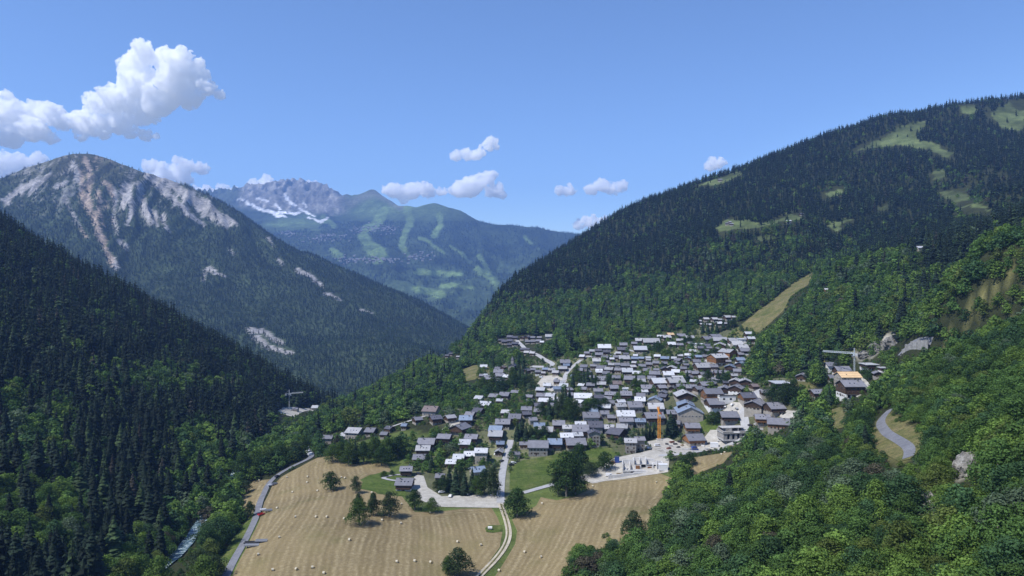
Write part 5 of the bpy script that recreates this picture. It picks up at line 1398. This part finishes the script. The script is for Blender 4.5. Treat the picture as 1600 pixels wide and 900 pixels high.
# ------------------------------------------------------------------ building sites
def site_block(u, v, name, label, cells, deg, zl=1.0, cat='building site'):
    p = put(u, v); o = bpy.data.objects.new(name, None); COL.objects.link(o); o.location = (p[0], p[1], p[2] - .1); o.rotation_euler = (0, 0, math.radians(deg))
    tag(o, label, cat)
    for nm, m, boxes in cells:
        for bx in boxes:
            b = MB(); b.box(*bx); b.build(nm, [m], o)
    return o
site_block(1004, 733, 'unfinished_building', 'half built house of white concrete walls above the right hay field', (
    ('floor_slab', CONC, [(-14, 14, -6, 9, -1, .3), (-5, 12, 1, 9.2, 3.0, 3.3)]),
    ('concrete_wall', CONCW, [(-14, -13.6, -6, 6, .3, 4.6), (-13.6, -6, 5.6, 6, .3, 5.0), (-9, -8.6, -4, 5.6, .3, 3.6), (-6, -5.6, 0, 9, .3, 6.2), (-2, -1.6, 1, 9, 3.3, 6.4), (2.4, 2.8, 1, 9, .3, 6.8), (-5.6, 2.4, 8.7, 9.1, .3, 6.0), (2.8, 9, 8.6, 9, .3, 5.4), (7, 7.4, -2, 6, .3, 3.4), (-5.6, -1, -.4, 0, .3, 3.0), (2.8, 7, -.3, 0, .3, 2.6), (9.4, 9.8, -5, 4, .3, 5.2), (13.4, 13.8, -5, 4, .3, 5.2), (9.8, 13.4, -5, -4.7, .3, 1.6), (9.8, 13.4, 3.7, 4, .3, 5.2)]),
    ('stair_flight', CONCW, [(-12.5, -11.2, -5.2, -4.2, .3, 1.0), (-12.5, -11.2, -4.2, -3.2, .3, 1.7), (-12.5, -11.2, -3.2, -2.2, .3, 2.4), (-12.5, -11.2, -2.2, -1.2, .3, 3.1)]),
    ('formwork_panel', WD_O, [(-4.8, -2, -.9, -.6, .3, 2.7), (3.4, 6.2, -.9, -.6, .3, 2.2)])), -6)
ROUGH0 = flat('weathered_concrete', (.30, .285, .26), .45, .6)
site_block(1145, 684, 'concrete_shell', 'grey concrete shell with open window bays beside the pale street bend', (
    ('floor_slab', CONC, [(-10, 10, -6, 7, -1, .2), (-10.6, 10.6, -6.6, 7.4, 5.0, 5.4), (-9, 9, -1, 7, 8.0, 8.3)]),
    ('concrete_wall', ROUGH0, [(-10, -9.5, -6, 7, .2, 5), (9.5, 10, -6, 7, .2, 5), (-9.5, 9.5, 6.6, 7, .2, 8), (-9.5, -7, -6, -5.6, .2, 5), (-5, -3, -6, -5.6, .2, 5), (-1, 1, -6, -5.6, .2, 5), (3, 5, -6, -5.6, .2, 5), (7, 9.5, -6, -5.6, .2, 5), (-7, 7, -6, -5.6, 4.2, 5)]),
    ('parapet_wall', ROUGH0, [(-10.4, -10.1, -6.4, 7, 5.4, 6.6), (-10.1, -2, -6.4, -6.1, 5.4, 6.4), (3, 10.2, -6.4, -6.1, 5.4, 6.5), (-6, -5.6, -1, 7, 5.4, 8), (4, 4.4, -1, 7, 5.4, 8), (-5.6, -1, -1, -.7, 5.4, 8)]),
    ('dark_panel', METAL, [(5.5, 9.2, -5.55, -5.4, .4, 4.0)])), 6)
site_block(1135, 628, 'white_block', 'white flat roofed block with two windows on the pale square', (
    ('base_wall', ST_W, [(-7, 7, -4, 4, -1, 5.5)]), ('terrace', CONC, [(-7.3, 7.3, -4.3, 4.3, 5.5, 5.8)]), ('railing', METAL, [(-7.2, 7.2, -4.25, -4.15, 5.8, 6.7)]),
    ('window', GLASS, [(-4.2, -2.4, -4.06, -3.9, 2.4, 4.0), (1.6, 3.4, -4.06, -3.9, 2.4, 4.0)])), 2, cat='building')
site_block(970, 746, 'retaining_wall', 'pale retaining wall with grey fence panels under the white walls', (
    ('wall_section', CONCW, [(-9, 0, -.4, .4, -1, 2.2), (0, 9, -.4, .4, -1, 2.6), (9, 20, -.4, .4, -1, 3.0)]), ('fence_panel', METAL, [(12, 13.6, -.7, -.6, 0, 1.9), (13.8, 15.4, -.7, -.6, 0, 1.9), (15.6, 17.2, -.7, -.6, 0, 1.9)])), 10, cat='wall')
# containers, cabins, stacks
BLUE = PAINT['blue']; RED = flat('rust_red', (.20, .085, .055), .3, 1.0); WHITE = PAINT['white']
def crate(u, v, l, w, h, deg, m, name, label, cat, ribs=True):
    p = put(u, v); o = bpy.data.objects.new(name, None); COL.objects.link(o); o.location = (p[0], p[1], p[2] + .3); o.rotation_euler = (0, 0, math.radians(deg))
    b = MB(); b.box(-l / 2, l / 2, -w / 2, w / 2, 0, h); b.build('body', [m], o)
    if ribs:
        b = MB()
        for k in range(int(l / .8)): b.box(-l / 2 + .3 + k * .8, -l / 2 + .5 + k * .8, -w / 2 - .06, w / 2 + .06, .1, h - .1)
        b.build('ribs', [m], o)
        b = MB(); b.box(-l / 2 - .05, l / 2 + .05, -w / 2 - .08, w / 2 + .08, h, h + .12); b.build('lid', [METAL if m is BLUE else m], o)
    tag(o, label, cat); return o
crate(964, 723, 3.4, 3, 4.2, -8, BLUE, 'site_container', 'dark blue container beside the half built white walls', 'container')
crate(956, 725, 4, 2.6, 1.4, 20, RED, 'site_skip', 'rust red skip left of the blue container', 'skip')
crate(1116, 699, 6, 3, 3.4, -10, WHITE, 'site_cabin', 'white site cabin on the gravel below the concrete shell', 'cabin')
crate(1036, 735, 6, 4, 4.0, -5, WHITE, 'site_cabin', 'white glazed cabin at the right end of the white walls', 'cabin')
crate(1086, 704, 5, 2, 1.0, 12, BLUE, 'material_stack', 'blue sheet covered stack by the orange timber chalet', 'stack')
crate(1166, 690, 7, 3.5, .7, 30, RED, 'material_stack', 'orange red earth coloured stack beside the bypass road', 'stack', False)
r_ = random.Random(3)
SP = [(1042, 695), (1048, 698), (1055, 695), (1060, 700), (1066, 697), (1050, 692), (1070, 703), (1045, 702), (1062, 691), (1078, 703), (1100, 690), (1108, 694), (1125, 690), (1146, 696), (1150, 693), (1142, 699), (1098, 698), (1104, 703), (988, 740), (976, 736), (968, 742), (958, 735), (950, 731), (944, 734), (1185, 668), (1180, 664), (1190, 672)]
TIM = flat('stacked_timber', (.34, .27, .18), .3, 1.0)
for k, (u, v) in enumerate(SP):
    p = put(u, v); o = bpy.data.objects.new('material_stack', None); COL.objects.link(o); o.location = (p[0], p[1], p[2] + .28); o.rotation_euler = (0, 0, r_.uniform(-.8, .8))
    m = r_.choice((TIM, CONC, CONCW, RED, METAL, TIM, CONC)); L_ = r_.uniform(2, 4.5)
    for i in range(3):
        b = MB(); b.box(-L_ / 2, L_ / 2, -.9 + i * .62, -.36 + i * .62, 0, r_.uniform(.5, 1.3)); b.build('bundle', [m], o)
    side = 'under the orange crane' if u < 1080 and u > 1030 else 'before the concrete shell' if u < 1160 and u > 1080 else 'by the half built white walls' if u < 1000 else 'beside the brown gabled chalets'
    colr = {'stacked_timber': 'timber', 'raw_concrete': 'grey', 'fresh_concrete': 'white', 'rust_red': 'rusty', 'dark_metal': 'dark'}[m.name]
    o['_k'] = (side, colr)[0] + '|' + colr; o['_u'] = float(u); o['category'] = 'stack'; o['group'] = 'stacks of building material'
G = {}
for o in COL.objects:
    if '_k' in o: G.setdefault(o['_k'], []).append(o)
for key, L_ in G.items():
    L_.sort(key=lambda o: o['_u']); s, c = key.split('|')
    for k, o in enumerate(L_):
        o['label'] = 'low %s building material stack %s%s' % (c, s, '' if len(L_) == 1 else ', %s from left' % ordinal(k)); del o['_k']; del o['_u']

# farm gear along the lane
def trailer(u, v, L_, deg, m, label, name='farm_trailer'):
    p = put(u, v); o = bpy.data.objects.new(name, None); COL.objects.link(o); o.location = (p[0], p[1], p[2] + .1); o.rotation_euler = (0, 0, math.radians(deg))
    b = MB(); b.box(-L_ / 2, L_ / 2, -1.1, 1.1, .75, .95); b.build('bed', [m], o)
    b = MB(); b.box(-L_ / 2, L_ / 2, -1.12, -1.02, .95, 1.5); b.box(-L_ / 2, L_ / 2, 1.02, 1.12, .95, 1.5); b.build('side_board', [m], o)
    b = MB(); b.bar((L_ / 2, 0, .7), (L_ / 2 + 1.4, 0, .5), .08); b.build('drawbar', [METAL], o)
    for a in (-L_ * .25, L_ * .25):
        for s in (-.95, .95):
            c = bpy.data.objects.new('wheel', WHEEL); COL.objects.link(c); c.parent = o; c.location = (a, s, .36)
    tag(o, label, 'trailer', 'farm gear beside the lane'); return o
trailer(393, 851, 7.5, 5, METAL, 'long grey trailer by the lane, middle of three at the bottom'); trailer(393, 855, 7.0, 4, PAINT['grey'], 'long grey trailer by the lane, nearest of three at the bottom'); trailer(408, 848, 6.0, 6, PAINT['grey'], 'grey trailer by the lane, right of the three at bottom')
trailer(408, 806, 4.0, 50, PAINT['red'], 'red trailer parked by the lane in mid field'); trailer(411, 799, 3.6, 20, PAINT['white'], 'white trailer behind the red one by the lane'); trailer(419, 800, 4.5, 15, PAINT['grey'], 'grey trailer right of the white one by the lane')
trailer(423, 760, 4.0, 25, PAINT['white'], 'white trailer at the upper bend of the lane'); trailer(429, 758, 4.0, 35, PAINT['grey'], 'grey trailer at the upper bend of the lane')
# farm track: fenced paddock with a tank
p = put(774, 828); o = bpy.data.objects.new('water_tank', None); COL.objects.link(o); o.location = (p[0] - 3, p[1], p[2] + .15); tag(o, 'small pale water tank on its green plot beside the farm track', 'tank')
b = MB(); b.cyl((-1.2, 0, 1), (1.2, 0, 1), .9, .9, 12); b.build('vessel', [CONCW], o); b = MB(); b.box(-1, -.7, -.7, .7, 0, .5); b.box(.7, 1, -.7, .7, 0, .5); b.build('saddle', [METAL], o)
drape('garden_plot', wpoly([(758, 826), (764, 821), (784, 821), (785, 831), (770, 833), (760, 832)]), .26, 3, M_GRASS)

# rock faces on the near slope and under the cliff road
def rock(u, v, sx_, sy_, sz_, seed, label):
    p = put(u, v); r2 = np.random.default_rng(seed)
    bm = bmesh.new(); bmesh.ops.create_icosphere(bm, subdivisions=4, radius=1)
    for q_ in bm.verts:
        c = q_.co; n_ = fbm(np.array([c.x * 2.2 + seed]), np.array([c.y * 2.2 + c.z * 2.9]), 4, seed, True)[0]; m_ = math.floor((c.z * 3.1 + c.x * 1.3 + n_) * 2) * .05
        q_.co = Vector((c.x * sx_, c.y * sy_, c.z * sz_)) * (1 + .75 * n_ + m_)
    me = bpy.data.meshes.new('rock_outcrop'); bm.to_mesh(me); bm.free()
    o = link('rock_outcrop', me, mats=[M_ROCK], loc=(p[0], p[1], p[2] - sz_ * .25)); tag(o, label, 'rock'); return o
_q = N('cliff_rock'); _o = _q.obj()
M_ROCK = _q.done(_q.ramp(_q.noise(.5, 6, .75, _o), [(.3, (.07, .066, .058)), (.5, (.20, .19, .17)), (.7, (.42, .41, .38))]), .95, .1, _q.noise(.9, 5, .7, _o), .6)
rock(1513, 738, 4.5, 4, 5.5, 3, 'grey rock outcrop high on the near right slope'); rock(1448, 792, 3.6, 3, 4.0, 5, 'pale rock outcrop lower on the near right slope')
rock(1372, 545, 8, 5, 6, 8, 'broken grey crag left of the cliff road'); rock(1395, 538, 7, 5, 7, 9, 'dark crag directly beside the cliff road bend'); rock(1352, 556, 6, 4, 4, 12, 'low rock band left of the grey crag')
ROUGHC = flat('stained_concrete', (.27, .265, .25), .35, .5)
q_ = ROADQ['cliff_road'][:14]
o = bpy.data.objects.new('retaining_wall', None); COL.objects.link(o); o.location = (q_[0][0], q_[0][1], float(H(*q_[0]))); tag(o, 'curved concrete retaining wall under the cliff road', 'wall')
for k in range(0, len(q_) - 1, 2):
    a = q_[k]; e = q_[min(k + 2, len(q_) - 1)]; d = (e - a) / np.linalg.norm(e - a); n_ = np.array((-d[1], d[0])); 
    if n_[0] > 0: n_ = -n_
    b = MB(); z0 = float(H(*a)) - o.location.z
    a2, e2 = a + n_ * 3.6 - np.array(o.location[:2]), e + n_ * 3.6 - np.array(o.location[:2])
    P4 = [(a2[0], a2[1]), (e2[0], e2[1]), (e2[0] + n_[0] * .8, e2[1] + n_[1] * .8), (a2[0] + n_[0] * .8, a2[1] + n_[1] * .8)]
    lo = [(x, y, z0 - 6.5) for x, y in P4]; hi = [(x, y, z0 + 1.0) for x, y in P4]
    b.face(hi)
    for i in range(4): j = (i + 1) % 4; b.face([lo[i], lo[j], hi[j], hi[i]])
    b.build('wall_section', [ROUGHC], o)
HAZE_D = 6.2e-5
# ------------------------------------------------------------------ clouds, 18 km off
cm = bpy.data.materials.new('cloud_vapour'); cm.use_nodes = True; cm.node_tree.nodes.clear()
co_ = cm.node_tree.nodes.new('ShaderNodeOutputMaterial'); cv = cm.node_tree.nodes.new('ShaderNodeVolumePrincipled')
cv.inputs['Color'].default_value = (1, 1, 1, 1); cv.inputs['Density'].default_value = .016; cv.inputs['Anisotropy'].default_value = .0
ct = cm.node_tree.nodes; cl_ = cm.node_tree.links
cg = ct.new('ShaderNodeNewGeometry'); cn = ct.new('ShaderNodeTexNoise'); cn.inputs['Scale'].default_value = 1 / 130; cn.inputs['Detail'].default_value = 5; cn.inputs['Roughness'].default_value = .62
cr = ct.new('ShaderNodeMapRange'); cr.inputs[1].default_value = .40; cr.inputs[2].default_value = .58; cr.inputs[3].default_value = 0.0; cr.inputs[4].default_value = .024
cl_.new(cg.outputs['Position'], cn.inputs['Vector']); cl_.new(cn.outputs[0], cr.inputs[0]); cl_.new(cr.outputs[0], cv.inputs['Density'])
cl_.new(cv.outputs[0], co_.inputs['Volume'])
CY = 18000.0
# open country behind the mountains, unseen, added to bounce light up onto the clouds
tag(link('ground', mesh_np('ground', [(-45000, 12900, -200), (45000, 12900, -200), (45000, 70000, -200), (-45000, 70000, -200)], [(0, 1, 2, 3)]), mats=[flat('bounce_country', (.20, .20, .15), .3, .0005)]), kind='structure')
def cloud(blobs, label, seed, vox=None, CY=18000.0):
    """blobs: (u, v, radius px): puffs with real depth, each grown over with smaller puffs"""
    r = np.random.default_rng(seed); bm = bmesh.new(); S3 = []
    px = CY / F
    for (u, v, rad) in blobs:
        c0 = np.array(((u - CX) * px, CY + r.uniform(-.8, .8) * rad * px, CAMZ - (v - VH) * px)); R = rad * px * 1.06
        S3.append((c0, R, 0))
        for k in range(12):
            d = r.normal(size=3); d /= np.linalg.norm(d); d[2] = d[2] if d[2] > -.35 else -d[2] * .5
            R1 = R * r.uniform(.28, .52); c1 = c0 + d * R * r.uniform(.75, .98); S3.append((c1, R1, 1))
            for j in range(4):
                e = r.normal(size=3) + d; e /= np.linalg.norm(e); R2 = R1 * r.uniform(.3, .55)
                if R2 > px * .5: S3.append((c1 + e * R1 * .92, R2, 2))
    for c, R, lv in S3:
        bmesh.ops.create_icosphere(bm, subdivisions=2 if lv < 2 else 1, radius=1, matrix=Matrix.Translation(c) @ Matrix.Diagonal((R, R, R * .9, 1)))
    me = bpy.data.meshes.new('cloud'); bm.to_mesh(me); bm.free()
    o = link('cloud', me, mats=[cm])
    md = o.modifiers.new('union', 'REMESH'); md.mode = 'VOXEL'; md.voxel_size = (vox or 22) * .75; md.use_smooth_shade = True
    for i, (sc, st) in enumerate(((300, 150), (85, 60), (40, 80))):
        tx = bpy.data.textures.new('puffs', 'CLOUDS'); tx.noise_scale = sc; tx.noise_depth = 4; tx.noise_basis = 'VORONOI_F1' if i == 1 else 'ORIGINAL_PERLIN'
        dm = o.modifiers.new('puff', 'DISPLACE'); dm.texture = tx; dm.texture_coords = 'GLOBAL'; dm.strength = -st if i == 1 else st; dm.mid_level = .5
    return tag(o, label, 'cloud', 'white summer clouds')
cloud([(205, 105, 18), (230, 92, 20), (258, 95, 20), (285, 98, 20), (305, 118, 20), (325, 140, 14), (345, 150, 8), (275, 130, 28), (240, 140, 34), (210, 140, 24), (190, 160, 20), (155, 165, 18), (140, 156, 10), (250, 165, 22), (215, 175, 22), (295, 155, 18), (180, 190, 20), (145, 195, 20), (118, 190, 14), (125, 212, 10), (200, 205, 12), (225, 212, 10), (245, 214, 5), (160, 210, 10)], 'large towering white cloud above the bare mountain', 1)
cloud([(12, 155, 12), (20, 180, 22), (50, 175, 18), (80, 180, 18), (100, 192, 14), (60, 205, 20), (20, 215, 20), (-15, 190, 30), (75, 215, 12), (-20, 225, 18)], 'long white cloud at the left edge joining the towering one', 2)
cloud([(10, 262, 20), (35, 258, 16), (60, 252, 12), (78, 258, 8), (-15, 265, 22), (20, 280, 18)], 'white cloud touching the left shoulder of the bare mountain', 3, None, 14000.0)
cloud([(235, 262, 12), (262, 268, 15), (290, 262, 15), (312, 264, 11), (285, 278, 14), (255, 280, 12), (322, 262, 6)], 'white cloud behind the right shoulder of the bare mountain', 4, None, 14500.0)
cloud([(322, 298, 9), (345, 296, 9), (308, 298, 7), (366, 300, 7), (334, 304, 9)], 'small low cloud left of the snowy crags', 5, 22)
cloud([(396, 292, 10), (418, 288, 12), (438, 292, 9), (408, 300, 10)], 'small cloud just behind the snowy crags', 6, 22)
cloud([(488, 295, 10), (505, 298, 9), (478, 300, 8), (518, 302, 6)], 'small cloud right of the snowy crags', 7, 22)
cloud([(615, 298, 14), (640, 298, 15), (668, 298, 13), (690, 300, 8), (630, 310, 10)], 'flat cloud above the green summit, left of the heaped one', 8, 26)
cloud([(720, 294, 15), (742, 286, 16), (760, 282, 13), (735, 296, 16), (708, 298, 8), (775, 300, 11), (785, 306, 8), (765, 302, 9)], 'heaped cloud above the ski slopes', 9, 26)
cloud([(712, 244, 9), (730, 240, 10), (750, 238, 9), (765, 228, 10), (772, 220, 8), (742, 244, 8)], 'little boot shaped cloud high in the middle sky', 10, 22)
cloud([(875, 300, 7), (892, 298, 9), (886, 301, 6)], 'tiny cloud, left of a pair near the right mountain', 11, 18)
cloud([(925, 298, 10), (942, 290, 12), (955, 296, 10), (970, 292, 9), (975, 286, 5)], 'small cloud, right of a pair near the right mountain', 12, 20)
cloud([(1115, 254, 8), (1125, 256, 8), (1112, 260, 8)], 'tiny cloud peeping over the wooded ridge', 13, 18)
cloud([(905, 352, 9), (925, 348, 11), (942, 346, 8), (915, 340, 5)], 'faint low cloud in the valley gap', 14, 20)

# the resort villages on the ski mountain, a pixel or two each
b = MB(); r_ = random.Random(8); rr_ = []
for (u0, v0, su_, sv_, n) in ((598, 357, 30, 4, 70), (505, 372, 38, 4, 70), (575, 407, 70, 3, 80), (560, 360, 14, 3, 25), (655, 402, 20, 4, 30), (455, 365, 20, 3, 25)):
    for k in range(n): rr_.append((u0 + r_.gauss(0, .5) * su_, v0 + r_.gauss(0, .9) * sv_))
for p in FAR.hit([a[0] for a in rr_], [a[1] for a in rr_], 5000):
    if np.isnan(p[0]): continue
    w_, h_ = r_.uniform(6, 13), r_.uniform(5, 10); x, y, z = p; m = r_.choice((0, 0, 1))
    b.box(x - w_, x + w_, y - 8, y + 8, z - 4, z + h_, 1 if r_.random() < .4 else 0)
    b.face([(x - w_ - 1, y - 9, z + h_), (x + w_ + 1, y - 9, z + h_), (x + w_ + 1, y, z + h_ + 5), (x - w_ - 1, y, z + h_ + 5)], 2)
    b.face([(x - w_ - 1, y, z + h_ + 5), (x + w_ + 1, y, z + h_ + 5), (x + w_ + 1, y + 9, z + h_), (x - w_ - 1, y + 9, z + h_)], 2)
tag(b.build('resort_houses', [WD_K, ST_E, RF['g']]), kind='stuff')
# ------------------------------------------------------------------ air and clouds
def box_mesh(name, x0, x1, y0, y1, z0, z1):
    V = [(x0, y0, z0), (x1, y0, z0), (x1, y1, z0), (x0, y1, z0), (x0, y0, z1), (x1, y0, z1), (x1, y1, z1), (x0, y1, z1)]
    return mesh_np(name, V, [(0, 3, 2, 1), (4, 5, 6, 7), (0, 1, 5, 4), (1, 2, 6, 5), (2, 3, 7, 6), (3, 0, 4, 7)])
hz = bpy.data.materials.new('haze_air'); hz.use_nodes = True
hz.node_tree.nodes.clear()
ho = hz.node_tree.nodes.new('ShaderNodeOutputMaterial'); hv = hz.node_tree.nodes.new('ShaderNodeVolumePrincipled')
hv.inputs['Color'].default_value = (.28, .49, .96, 1); hv.inputs['Density'].default_value = HAZE_D; hv.inputs['Anisotropy'].default_value = 0.1
hz.node_tree.links.new(hv.outputs[0], ho.inputs['Volume'])
zmin = min(LAND.Z.min(), PEAK.Z.min(), FAR.Z.min()); zmax = max(LAND.Z.max(), PEAK.Z.max(), FAR.Z.max())
tag(link('haze', box_mesh('haze', -6700, 2800, -60, 12800, zmin - 1, zmax + 60), mats=[hz]), kind='stuff')
